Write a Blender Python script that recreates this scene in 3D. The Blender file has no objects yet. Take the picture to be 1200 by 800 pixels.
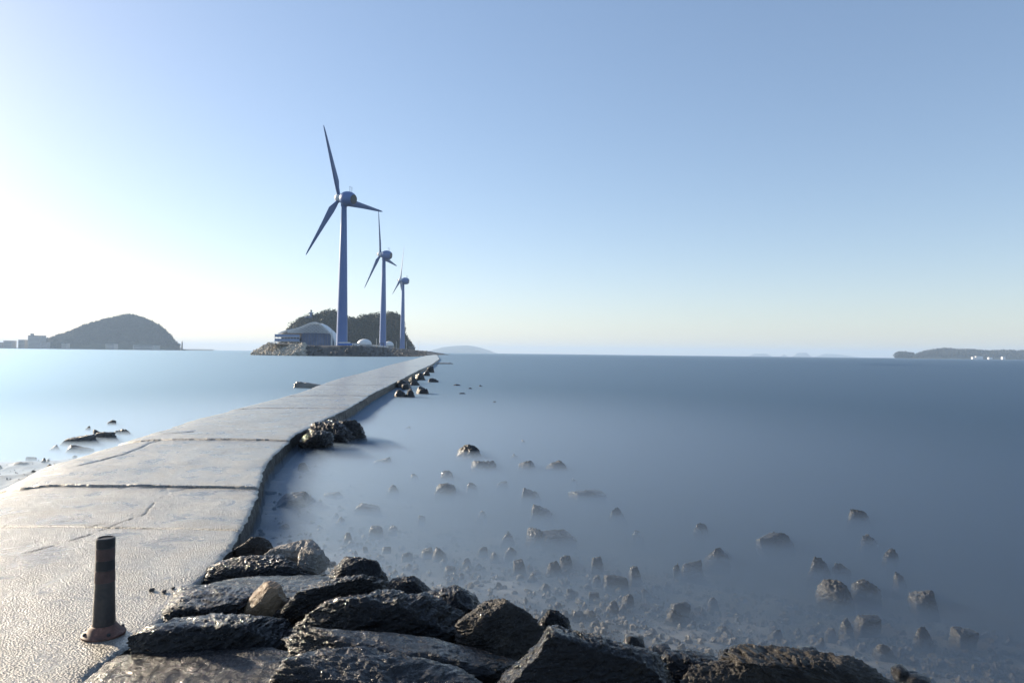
import bpy, bmesh, math, random
import numpy as np
from mathutils import Vector, Matrix, Euler

R = math.radians
C = bpy.context.scene
col = C.collection

# ------------------------------------------------------------------ camera
CAM_Z = 2.2
cam_d = bpy.data.cameras.new('camera')
cam = bpy.data.objects.new('camera', cam_d)
col.objects.link(cam)
cam_d.sensor_width = 36
cam_d.lens = 24
cam_d.clip_start = 0.05
cam_d.clip_end = 60000
MC = Matrix.Translation((0, 0, CAM_Z)) @ Matrix.Rotation(R(91.0), 4, 'X') @ Matrix.Rotation(R(0.647), 4, 'Z')
cam.matrix_world = MC
C.camera = cam
MCI = np.array(MC.inverted())
MCN = np.array(MC)

# ------------------------------------------------------------------ light
SUN_AZ = 58.0      # degrees to the left of the view axis (+Y)
SUN_EL = 18.0
w = bpy.data.worlds.new('World')
C.world = w
w.use_nodes = True
wn = w.node_tree.nodes
wl = w.node_tree.links
sky = wn.new('ShaderNodeTexSky')
sky.sky_type = 'NISHITA'
sky.sun_disc = False
sky.sun_elevation = R(SUN_EL)
sky.sun_rotation = R(-SUN_AZ)
sky.altitude = 0
sky.air_density = 1.0
sky.dust_density = 0.4
sky.ozone_density = 2.4
bg = wn['Background']
tint = wn.new('ShaderNodeMixRGB')
tint.blend_type = 'MULTIPLY'
tint.inputs[0].default_value = 1.0
tint.inputs[2].default_value = (1.02, 0.98, 1.02, 1)
gam = wn.new('ShaderNodeGamma')
gam.inputs[1].default_value = 0.72
wl.new(sky.outputs[0], gam.inputs[0])
hsv = wn.new('ShaderNodeHueSaturation')
hsv.inputs['Saturation'].default_value = 1.1
wl.new(gam.outputs[0], hsv.inputs['Color'])
wl.new(hsv.outputs[0], tint.inputs[1])
wl.new(tint.outputs[0], bg.inputs[0])
bg.inputs[1].default_value = 0.143

sd = bpy.data.lights.new('sun', 'SUN')
sd.energy = 5.0
sd.angle = R(1.0)
sd.color = (1.0, 0.84, 0.63)
sun = bpy.data.objects.new('sun', sd)
col.objects.link(sun)
sdir = Vector((-math.sin(R(SUN_AZ)) * math.cos(R(SUN_EL)), math.cos(R(SUN_AZ)) * math.cos(R(SUN_EL)), math.sin(R(SUN_EL))))
sun.rotation_euler = sdir.to_track_quat('Z', 'Y').to_euler()
sun.location = sdir * 300

C.view_settings.view_transform = 'Standard'
C.view_settings.look = 'None'
C.view_settings.gamma = 1
C.view_settings.exposure = 0.93
C.render.engine = 'CYCLES'
cy = C.cycles
cy.use_denoising = True
cy.max_bounces = 6
cy.diffuse_bounces = 2
cy.glossy_bounces = 3
cy.transmission_bounces = 2
cy.transparent_max_bounces = 8
cy.volume_bounces = 1
cy.sample_clamp_indirect = 4
cy.caustics_reflective = False
cy.caustics_refractive = False

# ------------------------------------------------------------------ helpers
F = 800.0


def ray(px, py):
    v = MCN[:3, :3] @ np.array([(px - 600) / F, -(py - 400) / F, -1.0])
    return v


def at_z(px, py, z):
    v = ray(px, py)
    t = (z - CAM_Z) / v[2]
    return np.array([v[0] * t, v[1] * t, z])


def at_d(px, py, d):
    v = ray(px, py)
    t = d / v[1]
    return np.array([v[0] * t, d, CAM_Z + v[2] * t])


def project(P):
    P = np.asarray(P)
    q = P @ MCI[:3, :3].T + MCI[:3, 3]
    return np.stack([600 + F * q[:, 0] / -q[:, 2], 400 - F * q[:, 1] / -q[:, 2]], 1)


def hash3(ix, iy, iz, seed):
    h = (ix.astype(np.int64) * 374761393 + iy.astype(np.int64) * 668265263 + iz.astype(np.int64) * 2147483647 + seed * 144665 + 1013904223) & 0xffffffff
    h = ((h ^ (h >> 13)) * 1274126177) & 0xffffffff
    h = ((h ^ (h >> 16)) * 2246822519) & 0xffffffff
    return (h ^ (h >> 15)) / 4294967295.0


def vnoise(P, seed=0):
    fl = np.floor(P)
    i = fl.astype(np.int64)
    f = P - fl
    f = f * f * f * (f * (f * 6 - 15) + 10)
    out = 0
    for dx in (0, 1):
        wx = f[:, 0] if dx else 1 - f[:, 0]
        for dy in (0, 1):
            wy = f[:, 1] if dy else 1 - f[:, 1]
            for dz in (0, 1):
                wz = f[:, 2] if dz else 1 - f[:, 2]
                out = out + wx * wy * wz * hash3(i[:, 0] + dx, i[:, 1] + dy, i[:, 2] + dz, seed)
    return out * 2 - 1


ROTN = np.array(Euler((0.6, 0.9, 0.4)).to_matrix())


def fbm(P, octaves=4, seed=0, gain=0.5):
    a, s, out = 1.0, 0.0, 0
    Q = P
    for o in range(octaves):
        out = out + a * vnoise(Q, seed + o * 17)
        s += a
        a *= gain
        Q = (Q @ ROTN) * 2.03 + 3.7
    return out / s


def ridged(P, octaves=4, seed=0, gain=0.55):
    a, s, out = 1.0, 0.0, 0
    Q = P
    for o in range(octaves):
        out = out + a * (1 - np.abs(vnoise(Q, seed + o * 17)) * 2)
        s += a
        a *= gain
        Q = (Q @ ROTN) * 2.07 + 1.3
    return out / s


def noise1(x, seed=0, octaves=3):
    x = np.atleast_1d(np.asarray(x, float))
    return fbm(np.stack([x, x * 0 + 0.5, x * 0 + 0.3], 1), octaves, seed)


def np_mesh(name, V, Fa, smooth=True):
    V = np.ascontiguousarray(V, np.float32)
    Fa = np.ascontiguousarray(Fa, np.int32)
    me = bpy.data.meshes.new(name)
    n, k = Fa.shape
    me.vertices.add(len(V))
    me.vertices.foreach_set('co', V.ravel())
    me.loops.add(n * k)
    me.loops.foreach_set('vertex_index', Fa.ravel())
    me.polygons.add(n)
    me.polygons.foreach_set('loop_start', np.arange(0, n * k, k, dtype=np.int32))
    me.polygons.foreach_set('loop_total', np.full(n, k, np.int32))
    me.polygons.foreach_set('use_smooth', np.full(n, smooth, bool))
    me.update(calc_edges=True)
    me.validate()
    return me


def link(name, me, mat, parent=None, loc=None):
    o = bpy.data.objects.new(name, me)
    col.objects.link(o)
    if mat is not None and not me.materials:
        me.materials.append(mat)
    if parent is not None:
        o.parent = parent
    if loc is not None:
        o.location = loc
    return o


def tag(o, label=None, cat=None, group=None, kind=None):
    if label:
        o['label'] = label
    if cat:
        o['category'] = cat
    if group:
        o['group'] = group
    if kind:
        o['kind'] = kind
    return o


def empty(name, loc=(0, 0, 0), rz=0.0):
    o = bpy.data.objects.new(name, None)
    col.objects.link(o)
    o.location = loc
    o.rotation_euler = (0, 0, rz)
    o.empty_display_size = 0.2
    return o


class MB:
    """collects shapes and links them as one mesh"""

    def __init__(self):
        self.v = []
        self.f = []

    def add(self, V, Fs):
        b = len(self.v)
        self.v += [tuple(p) for p in V]
        self.f += [tuple(i + b for i in f) for f in Fs]
        return self

    def box(self, c, s, rz=0.0):
        cx, cy_, cz = c
        sx, sy, sz = s[0] / 2, s[1] / 2, s[2] / 2
        cr, sr = math.cos(rz), math.sin(rz)
        V = []
        for dz in (-sz, sz):
            for dx, dy in ((-sx, -sy), (sx, -sy), (sx, sy), (-sx, sy)):
                V.append((cx + dx * cr - dy * sr, cy_ + dx * sr + dy * cr, cz + dz))
        return self.add(V, [(3, 2, 1, 0), (4, 5, 6, 7), (0, 1, 5, 4), (1, 2, 6, 5), (2, 3, 7, 6), (3, 0, 4, 7)])

    def bar(self, a, b, r, n=6, r2=None):
        a = Vector(a)
        b = Vector(b)
        r2 = r if r2 is None else r2
        d = (b - a).normalized()
        u = d.orthogonal().normalized()
        v = d.cross(u)
        V = []
        for p, rr in ((a, r), (b, r2)):
            for k in range(n):
                t = 2 * math.pi * k / n
                V.append(p + (u * math.cos(t) + v * math.sin(t)) * rr)
        Fs = [(k, (k + 1) % n, n + (k + 1) % n, n + k) for k in range(n)]
        Fs += [tuple(range(n - 1, -1, -1)), tuple(range(n, 2 * n))]
        return self.add(V, Fs)

    def lathe(self, prof, n=24, M=None):
        """prof: list of (r, z)"""
        V = []
        for r, z in prof:
            for k in range(n):
                t = 2 * math.pi * k / n
                p = Vector((r * math.cos(t), r * math.sin(t), z))
                V.append(M @ p if M is not None else p)
        Fs = []
        for j in range(len(prof) - 1):
            for k in range(n):
                a = j * n + k
                b = j * n + (k + 1) % n
                Fs.append((a, b, b + n, a + n))
        Fs.append(tuple(range(n - 1, -1, -1)))
        m = (len(prof) - 1) * n
        Fs.append(tuple(range(m, m + n)))
        return self.add(V, Fs)

    def build(self, name, mat, parent=None, smooth=False, loc=None):
        me = bpy.data.meshes.new(name)
        me.from_pydata(self.v, [], self.f)
        if smooth:
            me.polygons.foreach_set('use_smooth', np.full(len(me.polygons), True))
            try:
                me.set_sharp_from_angle(angle=R(40))
            except Exception:
                pass
        me.update()
        return link(name, me, mat, parent, loc)


_ico = {}


def ico(level):
    if level not in _ico:
        bm = bmesh.new()
        bmesh.ops.create_icosphere(bm, subdivisions=level, radius=1.0)
        V = np.array([v.co[:] for v in bm.verts])
        Fa = np.array([[v.index for v in f.verts] for f in bm.faces])
        bm.free()
        _ico[level] = (V, Fa)
    return _ico[level]


# ------------------------------------------------------------------ materials
def newmat(name):
    m = bpy.data.materials.new(name)
    m.use_nodes = True
    nt = m.node_tree
    b = nt.nodes['Principled BSDF']
    return m, nt, b


def N(nt, t, **kw):
    n = nt.nodes.new(t)
    for k, v in kw.items():
        setattr(n, k, v)
    return n


def ramp(nt, src, stops):
    r = N(nt, 'ShaderNodeValToRGB')
    while len(r.color_ramp.elements) < len(stops):
        r.color_ramp.elements.new(0.5)
    for e, (p, c) in zip(r.color_ramp.elements, stops):
        e.position = p
        e.color = (*c, 1) if len(c) == 3 else c
    nt.links.new(src, r.inputs[0])
    return r


def noise(nt, scale, detail=4, rough=0.55, coord=None, dist=0.0):
    n = N(nt, 'ShaderNodeTexNoise')
    n.inputs['Scale'].default_value = scale
    n.inputs['Detail'].default_value = detail
    n.inputs['Roughness'].default_value = rough
    n.inputs['Distortion'].default_value = dist
    if coord is not None:
        nt.links.new(coord, n.inputs['Vector'])
    return n


def bump(nt, h, strength, dist, prev=None):
    b = N(nt, 'ShaderNodeBump')
    b.inputs['Strength'].default_value = strength
    b.inputs['Distance'].default_value = dist
    nt.links.new(h, b.inputs['Height'])
    if prev is not None:
        nt.links.new(prev, b.inputs['Normal'])
    return b.outputs[0]


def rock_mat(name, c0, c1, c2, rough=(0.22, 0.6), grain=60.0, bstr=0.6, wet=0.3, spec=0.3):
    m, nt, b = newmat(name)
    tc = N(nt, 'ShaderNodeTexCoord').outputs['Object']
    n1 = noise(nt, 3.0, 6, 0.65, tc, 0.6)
    n2 = noise(nt, 14.0, 6, 0.7, tc)
    n3 = noise(nt, grain, 4, 0.7, tc)
    cr = ramp(nt, n1.outputs[0], [(0.3, c0), (0.55, c1), (0.72, c2)])
    mx = N(nt, 'ShaderNodeMixRGB', blend_type='MULTIPLY')
    mx.inputs[0].default_value = 0.7
    nt.links.new(cr.outputs[0], mx.inputs[1])
    c2r = ramp(nt, n2.outputs[0], [(0.3, (0.45, 0.45, 0.45)), (0.7, (1.3, 1.25, 1.15))])
    nt.links.new(c2r.outputs[0], mx.inputs[2])
    nt.links.new(mx.outputs[0], b.inputs['Base Color'])
    rr = ramp(nt, n2.outputs[0], [(0.35, (rough[0],) * 3), (0.65, (rough[1],) * 3)])
    nt.links.new(rr.outputs[0], b.inputs['Roughness'])
    mp = N(nt, 'ShaderNodeMapping')
    mp.inputs['Scale'].default_value = (1, 1.4, 4.5)
    mp.inputs['Rotation'].default_value = (0.3, 0.25, 0)
    nt.links.new(tc, mp.inputs[0])
    n4 = noise(nt, 9.0, 6, 0.65, mp.outputs[0], 0.4)
    nb = bump(nt, n4.outputs[0], bstr, 0.05)
    nb = bump(nt, n2.outputs[0], bstr * 0.7, 0.025, nb)
    nb = bump(nt, n3.outputs[0], bstr * 0.6, 0.006, nb)
    nt.links.new(nb, b.inputs['Normal'])
    b.inputs['Specular IOR Level'].default_value = spec
    b.inputs['Coat IOR'].default_value = 1.32
    b.inputs['Coat Roughness'].default_value = 0.07
    wr_ = ramp(nt, n1.outputs[0], [(0.42, (1, 1, 1)), (0.66, (0.5,) * 3)])
    wm = N(nt, 'ShaderNodeMath', operation='MULTIPLY')
    wm.inputs[1].default_value = wet
    nt.links.new(wr_.outputs[0], wm.inputs[0])
    nt.links.new(wm.outputs[0], b.inputs['Coat Weight'])
    cb = bump(nt, n4.outputs[0], bstr * 0.8, 0.05)
    cb = bump(nt, n2.outputs[0], bstr * 0.35, 0.015, cb)
    nt.links.new(cb, b.inputs['Coat Normal'])
    return m


M = {}
M['wet_rock'] = rock_mat('wet_rock', (0.006, 0.006, 0.008), (0.011, 0.011, 0.013), (0.03, 0.025, 0.019), (0.12, 0.4), 60, 0.72, 1.0, 0.12)
M['brown_rock'] = rock_mat('brown_rock', (0.016, 0.014, 0.013), (0.05, 0.043, 0.036), (0.14, 0.115, 0.09), (0.25, 0.6), 60, 0.9)
M['pale_rock'] = rock_mat('pale_rock', (0.2, 0.185, 0.165), (0.34, 0.31, 0.28), (0.45, 0.41, 0.36), (0.3, 0.6))
M['orange_rock'] = rock_mat('orange_rock', (0.16, 0.11, 0.07), (0.3, 0.2, 0.12), (0.36, 0.26, 0.17), (0.4, 0.7))
M['stone'] = rock_mat('stone', (0.028, 0.03, 0.033), (0.05, 0.051, 0.053), (0.1, 0.098, 0.092), (0.25, 0.55))


def simple(name, c, rough=0.5, metal=0.0, var=0.12, scale=0.5, bmp=0.0, bscale=20.0):
    m, nt, b = newmat(name)
    tc = N(nt, 'ShaderNodeTexCoord').outputs['Object']
    n = noise(nt, scale, 5, 0.6, tc)
    lo = tuple(x * (1 - var) for x in c)
    hi = tuple(min(1, x * (1 + var)) for x in c)
    cr = ramp(nt, n.outputs[0], [(0.3, lo), (0.7, hi)])
    nt.links.new(cr.outputs[0], b.inputs['Base Color'])
    b.inputs['Roughness'].default_value = rough
    b.inputs['Metallic'].default_value = metal
    if bmp:
        n2 = noise(nt, bscale, 5, 0.6, tc)
        nt.links.new(bump(nt, n2.outputs[0], bmp, 0.1), b.inputs['Normal'])
    return m


M['gravel'] = rock_mat('gravel', (0.07, 0.067, 0.062), (0.13, 0.12, 0.105), (0.24, 0.215, 0.18), (0.25, 0.6))
M['tower_paint'] = simple('tower_paint', (0.08, 0.165, 0.40), 0.4, 0, 0.04, 0.1)  # white towers: the blue of their skylit shade is put into the colour
M['blade_paint'] = simple('blade_paint', (0.06, 0.12, 0.28), 0.4, 0, 0.04, 0.1)  # white blades, coloured with the same blue shade
M['dark_metal'] = simple('dark_metal', (0.05, 0.055, 0.06), 0.45, 0.3)
M['red_paint'] = simple('red_paint', (0.5, 0.08, 0.04), 0.5)
M['white_paint'] = simple('white_paint', (0.75, 0.75, 0.74), 0.45, 0, 0.05)
M['glass'] = simple('glass', (0.05, 0.07, 0.1), 0.12, 0.0, 0.2, 0.2)
M['hall_glass'] = simple('hall_glass', (0.27, 0.31, 0.38), 0.25, 0.0, 0.3, 0.25)
M['parapet_paint'] = simple('parapet_paint', (0.25, 0.33, 0.5), 0.5, 0, 0.1, 0.3)
M['concrete_wall'] = simple('concrete_wall', (0.3, 0.29, 0.27), 0.8, 0, 0.2, 0.3, 0.3, 3)
M['timber'] = simple('timber', (0.3, 0.22, 0.14), 0.7, 0, 0.2, 1)
M['blue_paint'] = simple('blue_paint', (0.03, 0.16, 0.55), 0.45)
M['foliage'] = simple('foliage', (0.03, 0.038, 0.02), 0.75, 0, 0.45, 0.07)
M['far_foliage'] = simple('far_foliage', (0.032, 0.038, 0.036), 0.85, 0, 0.4, 0.02)
M['hill_soil'] = simple('hill_soil', (0.05, 0.055, 0.03), 0.9, 0, 0.3, 0.05)
M['riprap'] = simple('riprap', (0.42, 0.38, 0.31), 0.8, 0, 0.4, 0.8)
M['dark_riprap'] = simple('dark_riprap', (0.07, 0.068, 0.065), 0.7, 0, 0.4, 0.5)
M['bark'] = simple('bark', (0.06, 0.045, 0.03), 0.9)
M['town_wall'] = simple('town_wall', (0.45, 0.43, 0.4), 0.7, 0, 0.1, 0.05)
M['town_roof'] = simple('town_roof', (0.2, 0.22, 0.26), 0.7, 0, 0.2, 0.05)

# concrete of the causeway
m, nt, b = newmat('wet_concrete')
tc = N(nt, 'ShaderNodeTexCoord').outputs['Object']
vor = N(nt, 'ShaderNodeTexVoronoi')
vor.inputs['Scale'].default_value = 58
nt.links.new(tc, vor.inputs['Vector'])
big = noise(nt, 0.6, 5, 0.6, tc)
mid = noise(nt, 9, 5, 0.65, tc)
fine = noise(nt, 130, 3, 0.7, tc)
cr = ramp(nt, big.outputs[0], [(0.3, (0.21, 0.195, 0.165)), (0.7, (0.36, 0.335, 0.29))])
mx = N(nt, 'ShaderNodeMixRGB', blend_type='MULTIPLY')
mx.inputs[0].default_value = 0.85
nt.links.new(cr.outputs[0], mx.inputs[1])
vc = ramp(nt, vor.outputs['Color'], [(0.1, (0.55, 0.52, 0.48)), (0.9, (1.25, 1.25, 1.25))])
nt.links.new(vc.outputs[0], mx.inputs[2])
nt.links.new(mx.outputs[0], b.inputs['Base Color'])
rr = ramp(nt, big.outputs[0], [(0.35, (0.28,) * 3), (0.65, (0.48,) * 3)])
nt.links.new(rr.outputs[0], b.inputs['Roughness'])
patch = noise(nt, 1.7, 6, 0.7, tc, 0.8)
pm = ramp(nt, patch.outputs[0], [(0.38, (0.25,) * 3), (0.62, (1, 1, 1))])
mm = N(nt, 'ShaderNodeMath', operation='MULTIPLY')
nt.links.new(vor.outputs['Distance'], mm.inputs[0])
nt.links.new(pm.outputs[0], mm.inputs[1])
stain = N(nt, 'ShaderNodeMixRGB', blend_type='MULTIPLY')
stain.inputs[0].default_value = 1.0
nt.links.new(mx.outputs[0], stain.inputs[1])
sr = ramp(nt, patch.outputs[0], [(0.3, (0.62, 0.6, 0.57)), (0.5, (1, 1, 1)), (0.75, (1.12, 1.1, 1.06))])
nt.links.new(sr.outputs[0], stain.inputs[2])
nt.links.new(stain.outputs[0], b.inputs['Base Color'])
rr2 = ramp(nt, patch.outputs[0], [(0.35, (0.2,) * 3), (0.6, (0.46,) * 3)])
nt.links.new(rr2.outputs[0], b.inputs['Roughness'])
nb = bump(nt, mid.outputs[0], 0.06, 0.02)
nb = bump(nt, mm.outputs[0], 1.0, 0.02, nb)
nb = bump(nt, fine.outputs[0], 0.8, 0.007, nb)
nt.links.new(nb, b.inputs['Normal'])
b.inputs['Coat Weight'].default_value = 0.6
b.inputs['Coat IOR'].default_value = 1.33
b.inputs['Coat Roughness'].default_value = 0.22
nt.links.new(bump(nt, mm.outputs[0], 0.5, 0.006), b.inputs['Coat Normal'])
M['wet_concrete'] = m

M['shaded_wet_wall'] = rock_mat('shaded_wet_wall', (0.01, 0.011, 0.011), (0.022, 0.022, 0.02), (0.045, 0.042, 0.037), (0.3, 0.6), 50, 0.7)  # wet causeway sides, with their shade darkened into the colour

# sea bed
m, nt, b = newmat('sea_bed')
tc = N(nt, 'ShaderNodeTexCoord').outputs['Object']
n1 = noise(nt, 1.2, 6, 0.65, tc)
n2 = noise(nt, 30, 5, 0.7, tc)
cr = ramp(nt, n1.outputs[0], [(0.3, (0.16, 0.145, 0.12)), (0.7, (0.3, 0.275, 0.225))])
nt.links.new(cr.outputs[0], b.inputs['Base Color'])
b.inputs['Roughness'].default_value = 0.38
nt.links.new(bump(nt, n2.outputs[0], 0.6, 0.02), b.inputs['Normal'])
M['sea_bed'] = m

# milky long-exposure water: clear skin, scattering body
m, nt, b = newmat('milky_water')
nt.nodes.remove(b)
out = nt.nodes['Material Output']
tr = N(nt, 'ShaderNodeBsdfTransparent')
gl = N(nt, 'ShaderNodeBsdfGlossy')
gl.inputs['Roughness'].default_value = 0.28
gl.inputs['Color'].default_value = (0.9, 0.95, 1, 1)
fr = N(nt, 'ShaderNodeFresnel')
fr.inputs[0].default_value = 1.33
mr = N(nt, 'ShaderNodeMapRange')
mr.inputs[1].default_value = 0.02
mr.inputs[2].default_value = 1.0
mr.inputs[3].default_value = 0.02
mr.inputs[4].default_value = 0.1
nt.links.new(fr.outputs[0], mr.inputs[0])
ms = N(nt, 'ShaderNodeMixShader')
nt.links.new(mr.outputs[0], ms.inputs[0])
nt.links.new(tr.outputs[0], ms.inputs[1])
nt.links.new(gl.outputs[0], ms.inputs[2])
nt.links.new(ms.outputs[0], out.inputs['Surface'])
vs = N(nt, 'ShaderNodeVolumeScatter')
vs.inputs['Color'].default_value = (0.25, 0.42, 0.72, 1)
vs.inputs['Density'].default_value = 2.9
vs.inputs['Anisotropy'].default_value = 0.74
va = N(nt, 'ShaderNodeVolumeAbsorption')
va.inputs['Color'].default_value = (0.05, 0.12, 0.2, 1)
va.inputs['Density'].default_value = 2.0
ad = N(nt, 'ShaderNodeAddShader')
nt.links.new(vs.outputs[0], ad.inputs[0])
nt.links.new(va.outputs[0], ad.inputs[1])
nt.links.new(ad.outputs[0], out.inputs['Volume'])
M['milky_water'] = m

# haze
m, nt, b = newmat('haze_air')
nt.nodes.remove(b)
out = nt.nodes['Material Output']
pv = N(nt, 'ShaderNodeVolumePrincipled')
pv.inputs['Color'].default_value = (0.56, 0.75, 1.0, 1)
pv.inputs['Density'].default_value = 0.00012
pv.inputs['Anisotropy'].default_value = 0.1
nt.links.new(pv.outputs[0], out.inputs['Volume'])
M['haze_air'] = m

m, nt, b = newmat('mist_air')
nt.nodes.remove(b)
out = nt.nodes['Material Output']
pv = N(nt, 'ShaderNodeVolumePrincipled')
pv.inputs['Color'].default_value = (0.49, 0.64, 0.85, 1)
pv.inputs['Density'].default_value = 0.6
pv.inputs['Anisotropy'].default_value = 0.6
nt.links.new(pv.outputs[0], out.inputs['Volume'])
M['mist_air'] = m

# ------------------------------------------------------------------ layout of the causeway
SEA_Z = -0.40
right_px = [(100, 795), (180, 733), (240, 672), (270, 640), (290, 608), (303, 575), (310, 548), (320, 534), (345, 511), (375, 494), (407, 479), (438, 460), (473, 443), (490, 434), (506, 426.7), (515, 420)]
left_px = [(0, 567), (26, 553), (56, 538), (100, 525), (156, 509), (225, 488), (270, 477), (348, 458), (392, 443), (430, 434), (456, 426.7), (485, 420)]
rp = np.array([at_z(x, y, 0)[:2] for x, y in right_px])
lp = np.array([at_z(x, y, 0)[:2] for x, y in left_px])
rp = np.vstack([[[rp[0, 0] + 1.6, -6.0]], [[rp[0, 0] + 0.5, 2.0]], rp])
lp = np.vstack([[[-6.6, -6.0]], [[-6.8, 3.0]], [[-7.4, 7.5]], lp])


def smooth_interp(y, P):
    y = np.asarray(y, float)
    s = 0
    for k, wt in ((-0.03, 0.25), (0, 0.5), (0.03, 0.25)):
        s = s + wt * np.interp(y * (1 + k), P[:, 1], P[:, 0])
    return s


END_Y = 760.0
dxr = (rp[-1, 0] - rp[-3, 0]) / (rp[-1, 1] - rp[-3, 1])
rp = np.vstack([rp, [[rp[-1, 0] - 0.125 * (END_Y - rp[-1, 1]), END_Y + 60]]])
lp = np.vstack([lp, [[rp[-1, 0] - 9.0, END_Y + 60]]])


def xr(y):
    return smooth_interp(y, rp)


def xl(y):
    return smooth_interp(y, lp)


# ------------------------------------------------------------------ setting: sea bed, sea, haze
def axis(near0, near1, step, far):
    a = list(np.arange(near0, near1, step))
    s = step
    v = near1
    while v < far:
        a.append(v)
        s *= 1.16
        v += s
    a.append(far)
    lo = []
    s = step
    v = near0 - step
    while v > -far:
        lo.append(v)
        s *= 1.16
        v -= s
    lo.append(-far)
    return np.array(lo[::-1] + a)


# shore line in front of the boulders, from the photograph's boulder edge
shore_px = [(270, 640), (330, 640), (460, 690), (560, 705), (665, 735), (800, 762), (1080, 790)]
shore = np.array([at_z(x, y, SEA_Z)[:2] for x, y in shore_px])


def shore_y(x):
    return np.interp(x, shore[:, 0], shore[:, 1])


def bed_height(X, Y):
    """height of the sea bed: a gentle beach falling away from the causeway and the boulders"""
    xr_, xl_ = xr(Y), xl(Y)
    sr = np.maximum(X - xr_, 0)
    sl = np.maximum(xl_ - X, 0)
    sy = np.maximum(Y - shore_y(X), 0) * 0.9
    s = np.minimum(sr, np.where(Y < 60, np.maximum(sy, 0), sr))
    right = X > xr_ - 0.2
    far = np.clip((Y - 14) / 30, 0, 1)
    hr = SEA_Z - 0.012 - s * (0.06 + 0.05 * far) - 0.03 * np.clip(X - 1.0, 0, 6) - far * 0.35
    fl = np.clip((Y - 15) / 8, 0, 1)
    hl = -0.26 - sl * 0.06 - fl * 0.6
    h = np.where(right, hr, np.where(X < xl_, hl, -0.6))
    # the bank below the boulders, rising towards the viewer
    bank = np.clip((shore_y(X) - Y) / 2.2, 0, 1.6)
    bank_h = SEA_Z - 0.012 + bank * 0.02 - 0.03 * np.clip(X - 1.0, 0, 6)
    h = np.where((Y < shore_y(X)) & (X > xr_ - 0.1), bank_h, h)
    return np.maximum(h, -3.2)


ax = axis(-13, 9, 0.07, 16000)
ay = axis(2.0, 24, 0.07, 16000)
GX, GY = np.meshgrid(ax, ay)
H = bed_height(GX.ravel(), GY.ravel())
nearm = (np.abs(GX.ravel()) < 25) & (GY.ravel() < 45) & (GY.ravel() > 0)
P3 = np.stack([GX.ravel(), GY.ravel(), GX.ravel() * 0], 1)
nz = np.zeros(len(H))
nz[nearm] = 0.05 * fbm(P3[nearm] * 1.3, 4, 5) + 0.02 * fbm(P3[nearm] * 7, 2, 9)
under = (GX.ravel() > xl(GY.ravel()) + 0.1) & (GX.ravel() < xr(GY.ravel()) - 0.1) & (GY.ravel() < END_Y)
H = H + nz
H[under] = np.minimum(H[under], -0.55)
nxa, nya = len(ax), len(ay)
idx = np.arange(nxa * nya).reshape(nya, nxa)
Fq = np.stack([idx[:-1, :-1].ravel(), idx[:-1, 1:].ravel(), idx[1:, 1:].ravel(), idx[1:, :-1].ravel()], 1)
bed = link('seabed', np_mesh('seabed', np.stack([GX.ravel(), GY.ravel(), H], 1), Fq), M['sea_bed'])
tag(bed, kind='structure')


def bed_at(x, y):
    return float(bed_height(np.array([x]), np.array([y]))[0])


mb = MB()
mb.box((0, 0, (SEA_Z - 3.6) / 2), (31000, 31000, SEA_Z + 3.6))
sea = mb.build('sea', M['milky_water'])
tag(sea, kind='structure')

HAZE_TOP = 150.0
mb = MB()
mb.box((0, 0, (HAZE_TOP - 4.7) / 2), (33000, 33000, HAZE_TOP + 4.7))
hz = mb.build('haze', M['haze_air'])
tag(hz, kind='stuff')

# the thin spray mist lying on the water
MIST_TOP = SEA_Z + 0.2
mxs = np.linspace(-34, 34, 120)
mys = np.linspace(-10, 62, 130)
MX, MY = np.meshgrid(mxs, mys)
lens = np.exp(-((MX + 3.5) / np.where(MX > -3.5, 13.5, 15.0)) ** 2 - ((MY - 8) / np.where(MY > 8, 21.0, 9.0)) ** 2)
lens = np.maximum(lens - 0.012, 0)
lens[0, :] = lens[-1, :] = 0
lens[:, 0] = lens[:, -1] = 0
MZ = SEA_Z + 0.003 + 0.2 * lens
nmy, nmx = MX.shape
idx = np.arange(nmx * nmy).reshape(nmy, nmx)
top = np.stack([idx[:-1, :-1].ravel(), idx[:-1, 1:].ravel(), idx[1:, 1:].ravel(), idx[1:, :-1].ravel()], 1)
keep = lens.ravel()[top].max(1) > 0
top = top[keep]
bot = top[:, ::-1] + nmx * nmy
V2 = np.concatenate([np.stack([MX.ravel(), MY.ravel(), MZ.ravel()], 1), np.stack([MX.ravel(), MY.ravel(), np.full(MX.size, SEA_Z + 0.002)], 1)])
# close the thin rim
from collections import Counter
ed = Counter()
for f in top:
    for a, b_ in zip(f, np.roll(f, -1)):
        ed[(int(a), int(b_))] += 1
rim = [(a, b_) for (a, b_) in ed if (b_, a) not in ed]
side = np.array([(b_, a, a + nmx * nmy, b_ + nmx * nmy) for a, b_ in rim])
ms_ = link('sea_mist', np_mesh('sea_mist', V2, np.concatenate([top, bot, side]), False), M['mist_air'])
tag(ms_, kind='stuff')

# ------------------------------------------------------------------ the causeway
ys = [-3.0]
while ys[-1] < END_Y:
    y = ys[-1]
    ys.append(y + (0.2 if y < 3.2 else 0.024 if y < 12.2 else 0.024 * (y / 12.2) ** 1.25))
ys = np.array(ys)
NU = 230
u = np.linspace(0, 1, NU)
YY, UU = np.meshgrid(ys, u, indexing='ij')
edge_r = xr(ys) + 0.05 * noise1(ys * 1.7, 3, 4) + 0.02 * noise1(ys * 9, 5, 2) + 0.018 * noise1(ys * 26, 6, 2)
edge_l = xl(ys) + 0.12 * noise1(ys * 0.9, 8, 4)
XX = edge_l[:, None] + (edge_r - edge_l)[:, None] * UU
P3 = np.stack([XX.ravel(), YY.ravel(), XX.ravel() * 0], 1)
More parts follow.
